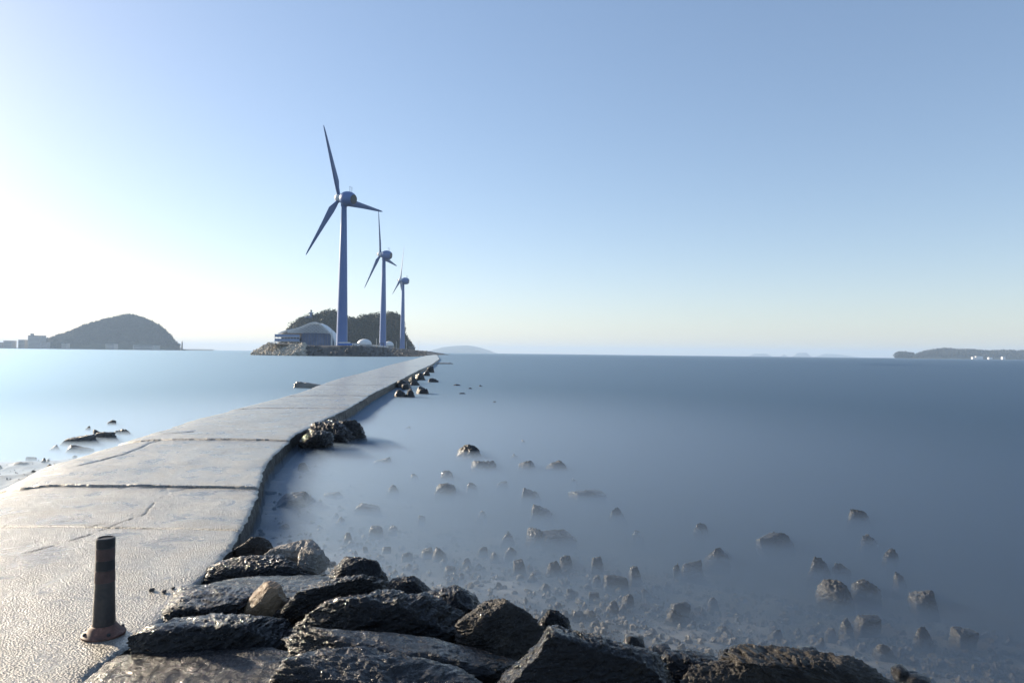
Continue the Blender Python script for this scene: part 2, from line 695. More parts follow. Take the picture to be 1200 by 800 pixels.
# joints between the slabs (y of joint at the right-hand edge)
joints = [(at_z(150, 618, 0)[1], 0.004), (at_z(160, 570, 0)[1], 0.035), (at_z(255, 515.5, 0)[1], 0.035), (at_z(330, 478, 0)[1], 0.02), (34.0, 0.02), (45, 0.02), (60, 0.03), (82, 0.03), (110, 0.03), (150, 0.03)]
Z = np.zeros(XX.shape)
jl = 0.03 * noise1(np.linspace(0, 9, NU), 21, 4)
prev = None
for k, (jy, st) in enumerate(joints):
    line = jy + jl * (1 + 0.3 * k)
    nxt = joints[k + 1][0] if k + 1 < len(joints) else jy + 60
    t = np.clip((YY - line[None, :]) / (nxt - jy), 0, 1)
    Z += np.where((YY >= line[None, :]) & (t < 1), st * (1 - t), 0)
    wj = 0.014 * max(1, jy / 12)
    Z -= 0.03 * np.exp(-((YY - line[None, :]) / wj) ** 2)


def crack(pts, depth, width, seed):
    global Z
    q = np.array([at_z(x, y, 0)[:2] for x, y in pts])
    best = np.full(XX.shape, 9.0)
    wob = 0.03 * fbm(P3 * 4, 3, seed).reshape(XX.shape)
    for a, b_ in zip(q[:-1], q[1:]):
        d = b_ - a
        t = np.clip(((XX - a[0]) * d[0] + (YY - a[1]) * d[1]) / (d @ d), 0, 1)
        best = np.minimum(best, np.hypot(XX - a[0] - t * d[0] + wob, YY - a[1] - t * d[1] + wob))
    Z -= depth * np.exp(-(best / width) ** 2)


crack([(-60, 672), (0, 657), (60, 640), (110, 625), (140, 612), (168, 604), (182, 588)], 0.022, 0.011, 31)
crack([(110, 616), (150, 606), (170, 602)], 0.018, 0.012, 33)
crack([(5, 554), (70, 554)], 0.03, 0.03, 35)
crack([(150, 507), (185, 508), (225, 506)], 0.04, 0.05, 37)
crack([(95, 545), (150, 530), (185, 515)], 0.03, 0.04, 39)
relief = 0.012 * fbm(P3 * 2.2, 4, 41) + 0.02 * fbm(P3 * 0.5, 3, 43)
nearr = (P3[:, 1] < 40)
fine_r = np.zeros(len(P3))
fine_r[nearr] = 0.0025 * fbm(P3[nearr] * 12, 3, 45)
Z += (relief + fine_r).reshape(XX.shape)
# crumbled rounded edges and the drop to the left beach
er = (1 - UU) * (edge_r - edge_l)[:, None]
el = UU * (edge_r - edge_l)[:, None]
Z -= 0.03 * np.exp(-(er / 0.03)) * (1 + 0.8 * fbm(P3 * 5, 3, 51).reshape(XX.shape))
Z -= 0.16 * np.exp(-(el / 0.5))
fd = np.clip((YY - 60) / 300, 0, 1)
Z -= 0.12 * fd
Vtop = np.stack([XX, YY, Z], 2)
cols = [Vtop]
# side walls: three rows going down on each side
ny = len(ys)


def wall(edge_idx, sign):
    e = Vtop[:, edge_idx, :]
    rows = []
    for k, (dz, dx) in enumerate(((-0.12, 0.015), (-0.26, 0.03), (-0.42, 0.06), (-1.2, 0.1))):
        r = e.copy()
        r[:, 2] += dz
        r[:, 0] += sign * (dx + 0.05 * fbm(np.stack([e[:, 1] * 3, e[:, 1] * 0 + k * 3, e[:, 1] * 0], 1), 4, 61 + k))
        rows.append(r)
    return rows


wr = wall(-1, 1)
wlft = wall(0, -1)
VV, FF, base_i = [], [], 0
for part in (np.stack(wlft[::-1] + [Vtop[:, 0, :]], 1), Vtop, np.stack([Vtop[:, -1, :]] + wr, 1)):
    n2 = part.shape[1]
    idx = np.arange(ny * n2).reshape(ny, n2) + base_i
    FF.append(np.stack([idx[:-1, :-1].ravel(), idx[:-1, 1:].ravel(), idx[1:, 1:].ravel(), idx[1:, :-1].ravel()], 1))
    VV.append(part.reshape(-1, 3))
    base_i += ny * n2
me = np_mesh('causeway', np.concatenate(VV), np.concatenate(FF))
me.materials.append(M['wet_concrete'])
me.materials.append(M['shaded_wet_wall'])
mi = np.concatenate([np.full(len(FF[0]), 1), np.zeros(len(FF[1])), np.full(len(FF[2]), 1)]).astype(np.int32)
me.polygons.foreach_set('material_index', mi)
cw = link('causeway', me, None)
tag(cw, kind='structure')

# ------------------------------------------------------------------ rocks
def rock_shape(seed, level, p=16, cuts=9, strata=0.5, blocky=0.5, rough=1.0, size=(1, 1, 1), chips=22):
    """unit-ish boulder: a rounded convex polytope cut by random planes, then split by strata and chipped"""
    rng = np.random.RandomState(seed)
    D, Fa = ico(level)
    pl = []
    for s in (-1, 1):
        for a in range(3):
            n = np.zeros(3)
            n[a] = s
            n += rng.normal(0, 0.16 + 0.12 * (1 - blocky), 3)
            pl.append((n / np.linalg.norm(n), 0.85 + 0.2 * rng.rand()))
    for k in range(cuts):
        n = rng.normal(0, 1, 3)
        n[2] *= 0.8
        pl.append((n / np.linalg.norm(n), (0.92 + 0.28 * rng.rand()) + 0.22 * blocky))
    acc = 0
    for n, h in pl:
        acc = acc + np.maximum(D @ n / h, 0) ** p
    r = acc ** (-1.0 / p)
    V = D * r[:, None]
    sz = np.array(size)
    mean = sz.mean()
    W = V * sz / mean          # isotropic space for the noise
    off = rng.rand(3) * 50
    st = np.array([0.25 * rng.normal(), 0.25 * rng.normal(), 1.0])
    st /= np.linalg.norm(st)
    Q = W + off
    # strata: coordinate across the layers, warped
    t = (Q @ st) * 5.0 + 0.9 * fbm(Q * 1.3, 3, seed)
    fr_ = t - np.floor(t)
    stepv = hash3(np.floor(t).astype(np.int64), np.floor(t).astype(np.int64) * 0, np.floor(t).astype(np.int64) * 0, seed)
    nxt = hash3(np.floor(t).astype(np.int64) + 1, np.floor(t).astype(np.int64) * 0, np.floor(t).astype(np.int64) * 0, seed)
    k = np.clip((fr_ - 0.7) / 0.3, 0, 1)
    k = k * k * (3 - 2 * k)
    sdisp = (stepv * (1 - k) + nxt * k - 0.5)
    Qs = Q - (Q @ st)[:, None] * st * 0.0
    Qa = Q + (Q @ st)[:, None] * st * 2.2       # squeezed along the layers' normal
    d = 0.10 * fbm(Q * 1.1, 3, seed + 1)
    d = d + strata * 0.11 * sdisp
    V = V + D * d[:, None]
    for c_ in range(chips):
        n = rng.normal(0, 1, 3)
        n /= np.linalg.norm(n)
        q = V @ n
        lim = q.max() * (0.80 + 0.17 * rng.rand())
        V = V - n * (np.maximum(q - lim, 0) * 0.93)[:, None]
    d = rough * 0.085 * ridged(Qa * 1.7, 4, seed + 2)
    d = d + rough * 0.075 * ridged(Qa * 4.6, 4, seed + 3)
    if level >= 6:
        d = d + rough * 0.026 * fbm(Qa * 14, 3, seed + 4)
    V = V + D * d[:, None]
    return V, Fa


def fit_rock(name, box, d, sy, seed, mat, level=7, rz=0.0, tilt=(0, 0), flat_shade=False, peak=None, **kw):
    """a boulder whose real size comes from its outline at its own distance"""
    x0, x1, y0, y1 = box
    wx = (x1 - x0) / F * d
    if kw.get('blocky', .5) < .95:
        sy *= 0.68
    hz_ = max((y1 - y0) / F * d - sy * 0.38, 0.25 * (y1 - y0) / F * d)
    c = at_d((x0 + x1) / 2, (y0 + y1) / 2, d)
    S = np.array([wx, sy, hz_])
    V0, Fa = rock_shape(seed, level, size=S, **kw)
    if peak:
        zz = np.clip((V0[:, 2] + 0.9) / 1.9, 0, 1)
        V0[:, 0] = V0[:, 0] * (1 - peak[0] * zz) + peak[1] * zz
        V0[:, 1] = V0[:, 1] * (1 - peak[0] * 0.5 * zz)
    Rm = np.array(Euler((R(tilt[0]), R(tilt[1]), R(rz))).to_matrix())
    for it in range(6):
        V = (V0 * S / 2) @ Rm.T
        q = project(V + c)
        a, b_ = q.min(0), q.max(0)
        S[0] *= np.clip((x1 - x0) / (b_[0] - a[0]), 0.6, 1.6)
        S[2] *= np.clip(((y1 - y0) / (b_[1] - a[1])) ** 1.6, 0.5, 1.8)
        mid_ = (a + b_) / 2
        c = c + np.array([((x0 + x1) / 2 - mid_[0]) / F * d, 0, -((y0 + y1) / 2 - mid_[1]) / F * d])
    V = (V0 * S / 2) @ Rm.T
    o = link(name, np_mesh(name, V, Fa, not flat_shade), mat, None, c)
    return o


WR, BR, PR, OR = M['wet_rock'], M['brown_rock'], M['pale_rock'], M['orange_rock']
BG = 'boulders of the breakwater in the foreground'
fore = [
    ((272, 322, 628, 656), 7.9, .40, 101, BR, 'small brown boulder at the far tip of the boulder heap, against the causeway', dict(peak=(0.5, 0), strata=.3)),
    ((303, 384, 631, 664), 7.4, .55, 102, PR, 'pale sunlit boulder with a crumbly top at the far end of the heap', dict(peak=(0.5, -0.2), rough=1.2)),
    ((350, 382, 640, 668), 7.1, .35, 122, PR, 'small pale stone wedged to the right of the crumbly pale boulder', dict()),
    ((240, 384, 649, 696), 6.85, .55, 103, WR, 'jagged black boulder with a pale left edge, in front of the pale boulders', dict(peak=(0.3, 0.1), rough=1.4)),
    ((380, 462, 651, 712), 6.5, .55, 104, WR, 'steep black boulder with a glistening right flank at the water edge', dict(peak=(0.5, 0.0), rough=1.1, tilt=(0, 18))),
    ((238, 400, 673, 716), 6.1, .70, 105, WR, 'long flat grey slab roofing a dark gap in the boulder heap', dict(blocky=1, strata=.8, cuts=4)),
    ((192, 296, 684, 742), 5.5, .62, 106, WR, 'black block with a flat layered top beside the causeway edge', dict(blocky=1, strata=.8, cuts=5)),
    ((288, 336, 680, 728), 5.45, .22, 107, OR, 'small tan sunlit stone leaning in the gap under the flat slab', dict(tilt=(0, -35), blocky=1.1, rough=.4, cuts=4)),
    ((305, 450, 672, 738), 5.4, .55, 108, WR, 'rough black boulder rising to the right behind the wide layered boulder', dict(peak=(0.45, 0.3), tilt=(0, -14), rough=1.2)),
    ((156, 344, 717, 790), 4.95, .6, 109, WR, 'wide low black boulder just right of the marker post', dict(strata=.8, rough=1.1)),
    ((84, 337, 759, 840), 4.35, .75, 110, WR, 'large flat grey slab in the lower left corner of the heap', dict(blocky=1.2, cuts=3, strata=.5, rough=.6, tilt=(4, -4))),
    ((338, 562, 689, 790), 5.05, .7, 111, WR, 'wide layered black boulder with blue sky shine in the middle of the heap', dict(peak=(0.3, 0.1), strata=1.2, tilt=(0, 6))),
    ((342, 618, 733, 810), 4.4, .6, 112, WR, 'long low black boulder with a smooth top in front of the layered one', dict(strata=1.1, rough=.9, tilt=(0, 5))),
    ((316, 602, 756, 870), 3.95, .65, 113, WR, 'big dark boulder cut by the bottom of the picture, left of centre', dict(peak=(0.25, -0.1), strata=.8, tilt=(0, 8))),
    ((452, 518, 674, 716), 6.3, .34, 114, WR, 'round topped boulder with a brown left face near the water', dict(peak=(0.5, 0), strata=.2, rough=.7)),
    ((488, 569, 684, 742), 6.0, .45, 115, WR, 'two step black boulder between the round topped and the pyramid boulder', dict(peak=(0.4, -0.2), strata=1, blocky=1)),
    ((536, 637, 700, 778), 4.9, .55, 116, BR, 'pyramid shaped boulder with a sunlit brown left face', dict(peak=(0.5, -0.05), rz=38, rough=1.2, cuts=12)),
    ((616, 670, 713, 775), 5.15, .4, 117, WR, 'dark sloping boulder leaning on the right of the pyramid boulder', dict(peak=(0.4, -0.3), tilt=(0, 20))),
    ((574, 794, 731, 870), 4.1, .85, 118, WR, 'huge peaked black boulder right of centre with a fine grained face', dict(peak=(0.42, 0.05), strata=.4, rough=.9, tilt=(0, 4))),
    ((768, 850, 760, 815), 4.4, .45, 119, WR, 'low black boulder wedged between the huge peaked one and the brown one', dict(strata=1)),
    ((786, 948, 771, 860), 3.9, .55, 120, BR, 'rough brown boulder at the bottom edge, in front of the rightmost boulder', dict(peak=(0.5, -0.05), rough=1.2)),
    ((852, 1120, 753, 880), 4.0, .6, 121, BR, 'rightmost brown boulder with a sunlit knobbly crest', dict(peak=(0.32, -0.3), rough=1.3, tilt=(0, 10))),
]
for box, d, sy, seed, mat, lab, kw in fore:
    ex = 0.045 * (box[1] - box[0])
    box = (box[0] - ex, box[1] + ex, box[2], box[3] + 6)
    o = fit_rock('boulder', box, d, sy, seed, mat, **kw)
    tag(o, lab, 'boulder', BG)

# stones standing in the milky water: pixel box (bottom = water line), shape style, label
ST = M['stone']
LONE = 'stones standing in the milky water'
stones = [
    ((532, 571, 522, 546), 'p', 'tallest grey stone of the far pair, with a ridged peak'),
    ((551, 583, 540, 554), 'r', 'low dark stone at the right foot of the ridged peak stone'),
    ((606, 629, 540, 554), 'b', 'flat topped dark stone right of the far pair'),
    ((638, 668, 541, 555), 'p', 'wedge shaped stone with a bright left tip, right of the flat topped one'),
    ((515, 533, 552, 564), 'r', 'small knobbly stone just below the far pair'),
    ((509, 534, 566, 583), 'b', 'upright dark block below the small knobbly stone'),
    ((453, 467, 567, 578), 'r', 'small round stone halfway between the causeway rocks and the upright block'),
    ((546, 559, 566, 574), 'r', 'little round stone right of the upright dark block'),
    ((437, 459, 536, 543), 'f', 'thin flat stone barely above water beyond the causeway bend'),
    ((611, 635, 573, 586), 'b', 'square dark block, the farther of two blocks in line'),
    ((621, 648, 592, 608), 'b', 'square dark block with a bright rim, the nearer of two blocks in line'),
    ((667, 712, 575, 582), 'f', 'long thin slab lying flat in the water right of the square blocks'),
    ((617, 636, 620, 634), 'r', 'rounded stone at the left end of the curved slab'),
    ((632, 676, 624, 635), 'f', 'long curved slab in the water below the square blocks'),
    ((415, 446, 591, 599), 'f', 'flat topped low slab in front of the causeway bend'),
    ((432, 448, 617, 627), 'b', 'small dark cube of stone below the flat topped low slab'),
    ((588, 603, 623, 634), 'p', 'pointed stone with a bright side left of the curved slab'),
    ((714, 733, 595, 606), 'p', 'small stone with a pale sunlit left face below the thin slab'),
    ((814, 832, 613, 624), 'r', 'lone dim rounded stone far out, level with the small pale faced stone'),
    ((830, 857, 643, 658), 'p', 'sloping dark stone with a steep left side, far out in the mist'),
    ((601, 617, 656, 672), 'b', 'chunky stone with a pale cap near the shore pebbles'),
    ((640, 661, 657, 675), 'p', 'twin peaked stone among the pebbles below the curved slab'),
    ((656, 672, 651, 667), 'r', 'dark rounded stone behind the twin peaked stone'),
    ((693, 708, 653, 668), 'b', 'squarish dim stone right of the dark rounded stone'),
    ((708, 737, 675, 688), 'f', 'long low dark stone with a bright left tip among the pebbles'),
    ((738, 753, 664, 680), 'b', 'upright dark stone right of the long low one with a bright tip'),
    ((789, 800, 660, 673), 'p', 'palest small stone, catching the sun out in the misty water'),
    ((800, 826, 659, 671), 'f', 'low dark stone touching the palest small stone'),
    ((709, 727, 706, 722), 'r', 'dark round stone in the shore pebbles behind the huge peaked boulder'),
    ((726, 745, 696, 713), 'p', 'leaning pointed stone in the shore pebbles'),
    ((786, 811, 705, 718), 'f', 'broad low stone with a bright rim at the edge of the pebbles'),
    ((781, 806, 714, 731), 'p', 'broad pyramid stone in front of the bright rimmed one'),
    ((996, 1022, 597, 612), 'p', 'farthest right stone far out, with a pointed top'),
    ((889, 931, 625, 641), 'f', 'long two humped stone far out in the dark water'),
    ((950, 976, 654, 674), 'p', 'slanted stone with a bright left edge in the dark water'),
    ((976, 998, 661, 670), 'f', 'thin ledge right of the slanted stone'),
    ((963, 1003, 684, 712), 'r', 'largest dark lump in the right hand water'),
    ((1002, 1030, 679, 697), 'r', 'rounded dim stone right of the largest dark lump'),
    ((1074, 1106, 695, 717), 'b', 'broad stone with a sunlit top near the right edge'),
    ((1037, 1055, 644, 657), 'p', 'small pointed stone between the far pointed and the broad sunlit stone'),
    ((1012, 1032, 627, 639), 'r', 'dim low stone below the farthest right stone'),
    ((1050, 1065, 671, 683), 'r', 'small bright speckled stone above the broad sunlit stone'),
    ((1071, 1095, 735, 753), 'p', 'dark pointed stone below the broad sunlit stone'),
    ((1120, 1150, 738, 751), 'f', 'faint low stone nearest the right edge'),
    ((1030, 1052, 756, 769), 'p', 'small pointed stone beyond the rightmost boulder'),
    ((985, 1001, 727, 740), 'b', 'dim squarish stone below the largest dark lump'),
    ((1006, 1036, 723, 735), 'f', 'faint flat stone right of the dim squarish one'),
    ((505, 524, 642, 657), 'p', 'triangular stone near the round topped boulder'),
    ((493, 508, 642, 650), 'f', 'low stone touching the left of the triangular stone'),
    ((402, 413, 624, 637), 'p', 'pointed brown stone close to the tip of the boulder heap'),
    ((347, 364, 543, 556), 'p', 'small pyramid stone under the causeway bend'),
    ((311, 360, 580, 602), 'b', 'large flat topped block beside the causeway edge'),
    ((296, 322, 574, 584), 'f', 'low slab between the causeway edge and the large flat topped block'),
]
small = [(597, 611, 532, 539), (611, 619, 515, 522), (480, 490, 555, 562), (377, 401, 577, 584), (591, 606, 642, 653), (455, 466, 616, 623),
         (657, 671, 651, 661), (582, 596, 564, 570), (694, 705, 674, 684), (728, 743, 716, 729), (669, 686, 718, 731), (761, 777, 713, 723),
         (680, 701, 715, 731), (968, 984, 609, 619), (969, 984, 738, 749), (933, 959, 714, 727), (955, 970, 748, 759), (852, 869, 717, 730),
         (574, 584, 647, 655), (560, 572, 640, 650), (540, 552, 655, 665), (520, 534, 664, 675), (470, 484, 648, 658), (446, 458, 640, 650),
         (618, 628, 672, 682), (634, 646, 684, 694), (664, 676, 690, 702), (690, 704, 694, 706), (752, 764, 690, 700), (770, 782, 690, 699),
         (830, 842, 700, 708), (815, 830, 730, 742), (840, 860, 735, 746), (880, 896, 728, 738), (902, 918, 738, 748), (735, 750, 735, 747),
         (758, 772, 738, 748), (690, 705, 728, 738), (648, 660, 706, 716), (700, 716, 636, 642), (742, 754, 622, 628), (905, 915, 700, 706),
         (560, 570, 598, 603), (490, 498, 604, 609), (668, 678, 560, 564), (700, 708, 548, 552), (395, 404, 606, 612), (425, 432, 640, 648),
         (528, 545, 450, 455), (548, 556, 454, 458), (560, 567, 451, 455), (538, 546, 460, 464), (575, 582, 470, 473), (470, 484, 500, 504)]
far_cluster = [(474, 486, 455, 466), (460, 475, 456, 466), (487, 500, 452, 462), (463, 482, 445, 455), (477, 490, 441, 450), (486, 498, 437, 446),
               (494, 504, 433, 441), (500, 509, 429, 437), (470, 480, 449, 457), (480, 492, 446, 452), (501, 514, 443, 448), (490, 502, 455, 462)]


def stone(box, style, seed, lab, group, zbase=SEA_Z, mat=ST, level=5, deep=0.35, name='stone', emerge=0.55):
    x0, x1, y0, y1 = box
    hf = (y1 - y0)
    y1 = y0 + emerge * (y1 - y0)
    base = at_z((x0 + x1) / 2, y1, zbase)
    d = base[1]
    wx = (x1 - x0) / F * d
    hz_ = (y1 - y0) / F * d
    sy = wx * (0.75 if style != 'f' else 0.5)
    kw = dict(p=dict(cuts=12, blocky=.1, rough=2.0, chips=14), r=dict(cuts=9, blocky=.1, rough=2.0, p=11, chips=14), b=dict(cuts=5, blocky=.9, rough=1.4, p=18, chips=8),
              f=dict(cuts=4, blocky=1.1, rough=1.2, chips=5, p=20))[style]
    extra = float(np.clip(SEA_Z - bed_at(base[0], d), 0.05, deep)) + 0.05
    S = np.array([wx, sy, hz_ + extra])
    V, Fa = rock_shape(seed, level, size=S, **kw)
    if style == 'p':
        zz = np.clip((V[:, 2] + 1) / 2, 0, 1)
        rng = np.random.RandomState(seed)
        V[:, 0] = V[:, 0] * (1.0 - 0.3 * zz) + (rng.rand() - 0.65) * 0.7 * zz
        V[:, 1] *= (1.0 - 0.3 * zz)
    zb = np.clip((V[:, 2] + 1) / 2, 0, 1)
    V[:, :2] *= (1.18 - 0.25 * zb)[:, None]
    V[:, 0] += (random.random() - 0.5) * 0.7 * zb
    V[:, 1] += (random.random() - 0.5) * 0.5 * zb
    Rm = np.array(Euler((0, R(random.uniform(-6, 6)), R(random.uniform(-25, 25) if style != 'f' else random.uniform(-8, 8)))).to_matrix())
    V = (V * S / 2) @ Rm.T
    V[:, 2] -= V[:, 2].max() - hz_
    vis = V[:, 2] > hz_ - max(hf / F * d, 0.3 * np.ptp(V[:, 2]))
    V[:, 0] -= (V[vis, 0].max() + V[vis, 0].min()) / 2
    V[:, 0] *= wx / np.ptp(V[vis, 0])
    me = np_mesh(name, V, Fa, True)
    o = link(name, me, mat, None, (base[0], base[1] + sy * 0.35, zbase))
    return tag(o, lab, 'rock', group)


random.seed(7)
for k, (box, style, lab) in enumerate(stones):
    stone(box, style, 300 + k, lab, LONE, emerge=0.52)
for k, box in enumerate(small):
    if box[0] > 690 and k % 2:
        continue
    stone(box, 'prrf'[k % 4], 400 + k, 'small unremarkable grey stone half sunk in the misty water off the boulders', 'small stones in the misty water', level=4, emerge=0.3 if box[0] < 700 else 0.12)
for k, box in enumerate(far_cluster):
    stone(box, 'prb'[k % 3], 500 + k, 'small dark rock in the cluster along the far right edge of the causeway', 'rocks along the far causeway edge', level=4, deep=.6, emerge=.9)
edge_rocks = [((386, 428, 492, 520), 'r', 'big rounded dark rock at the right end of the trio by the causeway bend'),
              ((356, 414, 494, 523), 'r', 'long wet rock in the middle of the trio by the causeway bend'),
              ((343, 388, 505, 532), 'r', 'dark rock with a shining top, nearest of the trio by the causeway bend'),
              ((370, 398, 491, 508), 'p', 'small dark rock tucked against the causeway behind the trio')]
for k, (box, style, lab) in enumerate(edge_rocks):
    stone(box, style, 530 + k, lab, 'rocks at the causeway bend', level=6, mat=M['wet_rock'], deep=.5, emerge=0.95)
left_stones = [((71, 106, 510, 523), 'b', 'largest flat grey rock on the left beach'), ((102, 123, 504, 514), 'p', 'slanted rock right of the largest one on the left beach'),
               ((109, 137, 506, 519), 'f', 'sloping rock touching the left edge of the causeway'), ((129, 148, 503, 510), 'r', 'low rounded rock farthest right on the left beach'),
               ((73, 103, 522, 531), 'f', 'flat rock in front of the largest rock on the left beach'), ((12, 33, 542, 550), 'r', 'lone low rock nearest the left picture edge'),
               ((57, 67, 521, 527), 'r', 'small round rock left of the flat beach rock'), ((124, 134, 492, 498), 'r', 'tiny rock alone in the bright water beyond the left beach'),
               ((96, 105, 499, 504), 'r', 'tiny rock behind the largest rock on the left beach'), ((30, 42, 535, 540), 'f', 'thin rock behind the lone low rock')]
for k, (box, style, lab) in enumerate(left_stones):
    stone(box, style, 560 + k, lab, 'rocks on the left beach', zbase=SEA_Z + 0.02, mat=M['gravel'], level=5, emerge=0.7)  # paler gravel colour on these rocks stands in for the glare veil
for k, (box, lab, mat) in enumerate([((343, 379, 447, 456), 'fallen concrete slab on the left side of the causeway', M['wet_concrete']),
                                     ((510, 531, 424.6, 426.8), 'pale flat concrete slab off the far right edge of the causeway', M['wet_concrete'])]):
    o = stone(box, 'f', 580 + k, lab, None, level=5, mat=mat, name='concrete_slab', emerge=0.8)
    o['category'] = 'slab'

# pebbles of the beach: nobody could count them
rng = np.random.RandomState(5)
D2, F2 = ico(2)
PV, PF, nb_ = [], [], 0
cnt = 0
while cnt < 9000:
    px = rng.uniform(-40, 1240)
    py = rng.uniform(500, 800)
    if rng.rand() > 0.15 + 0.85 * (py - 500) / 300:
        continue
    g = at_z(px, py, SEA_Z)
    x, y = g[0], g[1]
    if xl(y) - 0.05 < x < xr(y) + 0.1:
        continue
    onleft = x < xl(y)
    hb = bed_at(x, y)
    depth = SEA_Z - hb
    if depth > (0.12 if onleft else 0.2) or (onleft and rng.rand() < 0.5):
        continue
    s = 0.006 + 0.036 * rng.rand() ** 5.0
    if onleft:
        s *= 1.5
    sc = s * rng.uniform(0.6, 1.4, 3)
    v = D2 * (1 + 0.22 * rng.normal(size=(len(D2), 1)))
    a = rng.rand() * 6.28
    ca, sa = math.cos(a), math.sin(a)
    v = v * sc
    v = v @ np.array([[ca, sa, 0], [-sa, ca, 0], [0, 0, 1]])
    PV.append(v + np.array([x, y, hb + 0.3 * s + 0.01]))
    PF.append(F2 + nb_)
    nb_ += len(D2)
    cnt += 1
peb = link('pebbles', np_mesh('pebbles', np.concatenate(PV), np.concatenate(PF), False), M['gravel'])
tag(peb, 'wet grey pebbles scattered over the beach in the shallow water', 'pebbles', kind='stuff')

# broken stones under and between the boulders
RV, RF, nb_ = [], [], 0
D3, F3 = ico(3)
for k in range(700):
    x = rng.uniform(-3.6, 3.6)
    yhi = shore_y(x) - 0.25
    y = rng.uniform(3.0, yhi)
    if x < xr(y)[()] + 0.08:
        continue
    s_ = rng.uniform(.03, .075)
    v, _ = rock_shape(900 + k % 24, 3, cuts=8, p=14)
    v = v * s_ * rng.uniform(.7, 1.4, 3)
    RV.append(v + np.array([x, y, SEA_Z + rng.uniform(0, .16)]))
    RF.append(F3 + nb_)
    nb_ += len(D3)
rub = link('rubble', np_mesh('rubble', np.concatenate(RV), np.concatenate(RF)), M['wet_rock'])
tag(rub, 'dark broken stones filling the gaps between the foreground boulders', 'rubble', kind='stuff')

# small dark chips lying on the causeway
for k, (px, py, s) in enumerate([(178, 691, .022), (192, 693, .02), (203, 689, .016)]):
    V, Fa = rock_shape(700 + k, 3, cuts=8)
    o = link('stone_chip', np_mesh('stone_chip', V * s * np.array([1.0, .9, .6]), Fa, False), M['dark_riprap'], None, at_z(px, py, 0.0) + np.array([0, 0, s * .3]))
    tag(o, ['largest dark stone chip lying on the causeway right of the marker post', 'middle dark stone chip on the causeway beside the boulders', 'smallest dark chip at the edge of the causeway by the layered block'][k], 'stone', 'stone chips on the causeway')

# ------------------------------------------------------------------ marker post
pb = at_z(121.5, 741.5, 0.0)
post = empty('marker_post', pb)
tag(post, 'faded dark tubular marker post with dull red bands bolted to the causeway', 'post')
m_body, nt, b = newmat('post_rubber')
tc = N(nt, 'ShaderNodeTexCoord').outputs['Object']
nn = noise(nt, 9, 6, 0.7, tc, 0.5)
cr = ramp(nt, nn.outputs[0], [(0.3, (0.03, 0.032, 0.036)), (0.6, (0.07, 0.06, 0.055)), (0.75, (0.12, 0.075, 0.055))])
nt.links.new(cr.outputs[0], b.inputs['Base Color'])
b.inputs['Roughness'].default_value = 0.45
nt.links.new(bump(nt, nn.outputs[0], 0.3, 0.01), b.inputs['Normal'])
m_base, nt, b = newmat('post_base_rubber')
tc = N(nt, 'ShaderNodeTexCoord').outputs['Object']
nn = noise(nt, 12, 6, 0.7, tc, 0.5)
cr = ramp(nt, nn.outputs[0], [(0.3, (0.05, 0.03, 0.025)), (0.6, (0.2, 0.09, 0.06)), (0.75, (0.33, 0.2, 0.15))])
nt.links.new(cr.outputs[0], b.inputs['Base Color'])
b.inputs['Roughness'].default_value = 0.6
m_band = simple('post_band_red', (0.085, 0.05, 0.046), 0.5, 0, 0.35, 14)
m_black = simple('post_band_black', (0.02, 0.021, 0.024), 0.5, 0, 0.3, 14)
rb, rt = 0.080, 0.064
HP = 0.735


def rad(z):
    return rb + (rt - rb) * min(1, max(0, (z - 0.06) / 0.5))


mbp = MB()
mbp.lathe([(0.080, 0.05), (rad(.06), 0.06), (rad(.2), .2), (rad(.4), .4), (rad(.6), .6), (rt, HP), (rt - 0.003, HP + .004), (rt - 0.014, HP + .004), (rt - 0.014, HP - 0.09), (0.001, HP - 0.09)], 36)
mbp.build('tube', m_body, post, True)
for z0, z1, mt, nm in ((0.60, 0.664, None, 'x'), (HP - 0.165, HP - 0.075, m_band, 'reflective_band'), (HP - 0.24, HP - 0.168, m_black, 'reflective_band'), (HP - 0.335, HP - 0.243, m_band, 'reflective_band'), (HP - 0.072, HP - 0.004, m_black, 'top_collar')):
    if mt is None:
        continue
    q = MB()
    q.lathe([(rad(z0) - .002, z0), (rad(z0) + .0032, z0 + .002), (rad(z1) + .0032, z1 - .002), (rad(z1) - .002, z1)], 36)
    q.build(nm, mt, post, True)
q = MB()
prof = []
q.lathe([(0.152, -0.01), (0.152, 0.006), (0.142, 0.014), (0.12, 0.03), (0.1, 0.052), (0.091, 0.068), (0.083, 0.072), (0.06, 0.072)], 40)
q.build('base', m_base, post, True)
for k in range(4):
    t = math.pi / 4 + k * math.pi / 2
    q = MB()
    q.lathe([(0.014, 0.0), (0.014, 0.016), (0.009, 0.02), (0.001, 0.02)], 8, Matrix.Translation((0.13 * math.cos(t), 0.13 * math.sin(t), 0.014)))
    q.build('bolt', M['dark_metal'], post)

# ------------------------------------------------------------------ island
GZ = 5.4


def gp(px, d):
    return at_d(px, 412, d)[:2]


main_poly = np.array([gp(px, d) for px, d in [(314, 396), (330, 384), (356, 373), (416, 372), (440, 410), (460, 520), (474, 650), (484, 790), (486, 1000), (350, 1000), (325, 700)]])
tail_poly = np.array([gp(px, d) for px, d in [(440, 420), (468, 560), (483, 700), (497, 800), (503, 900), (470, 1000)]])


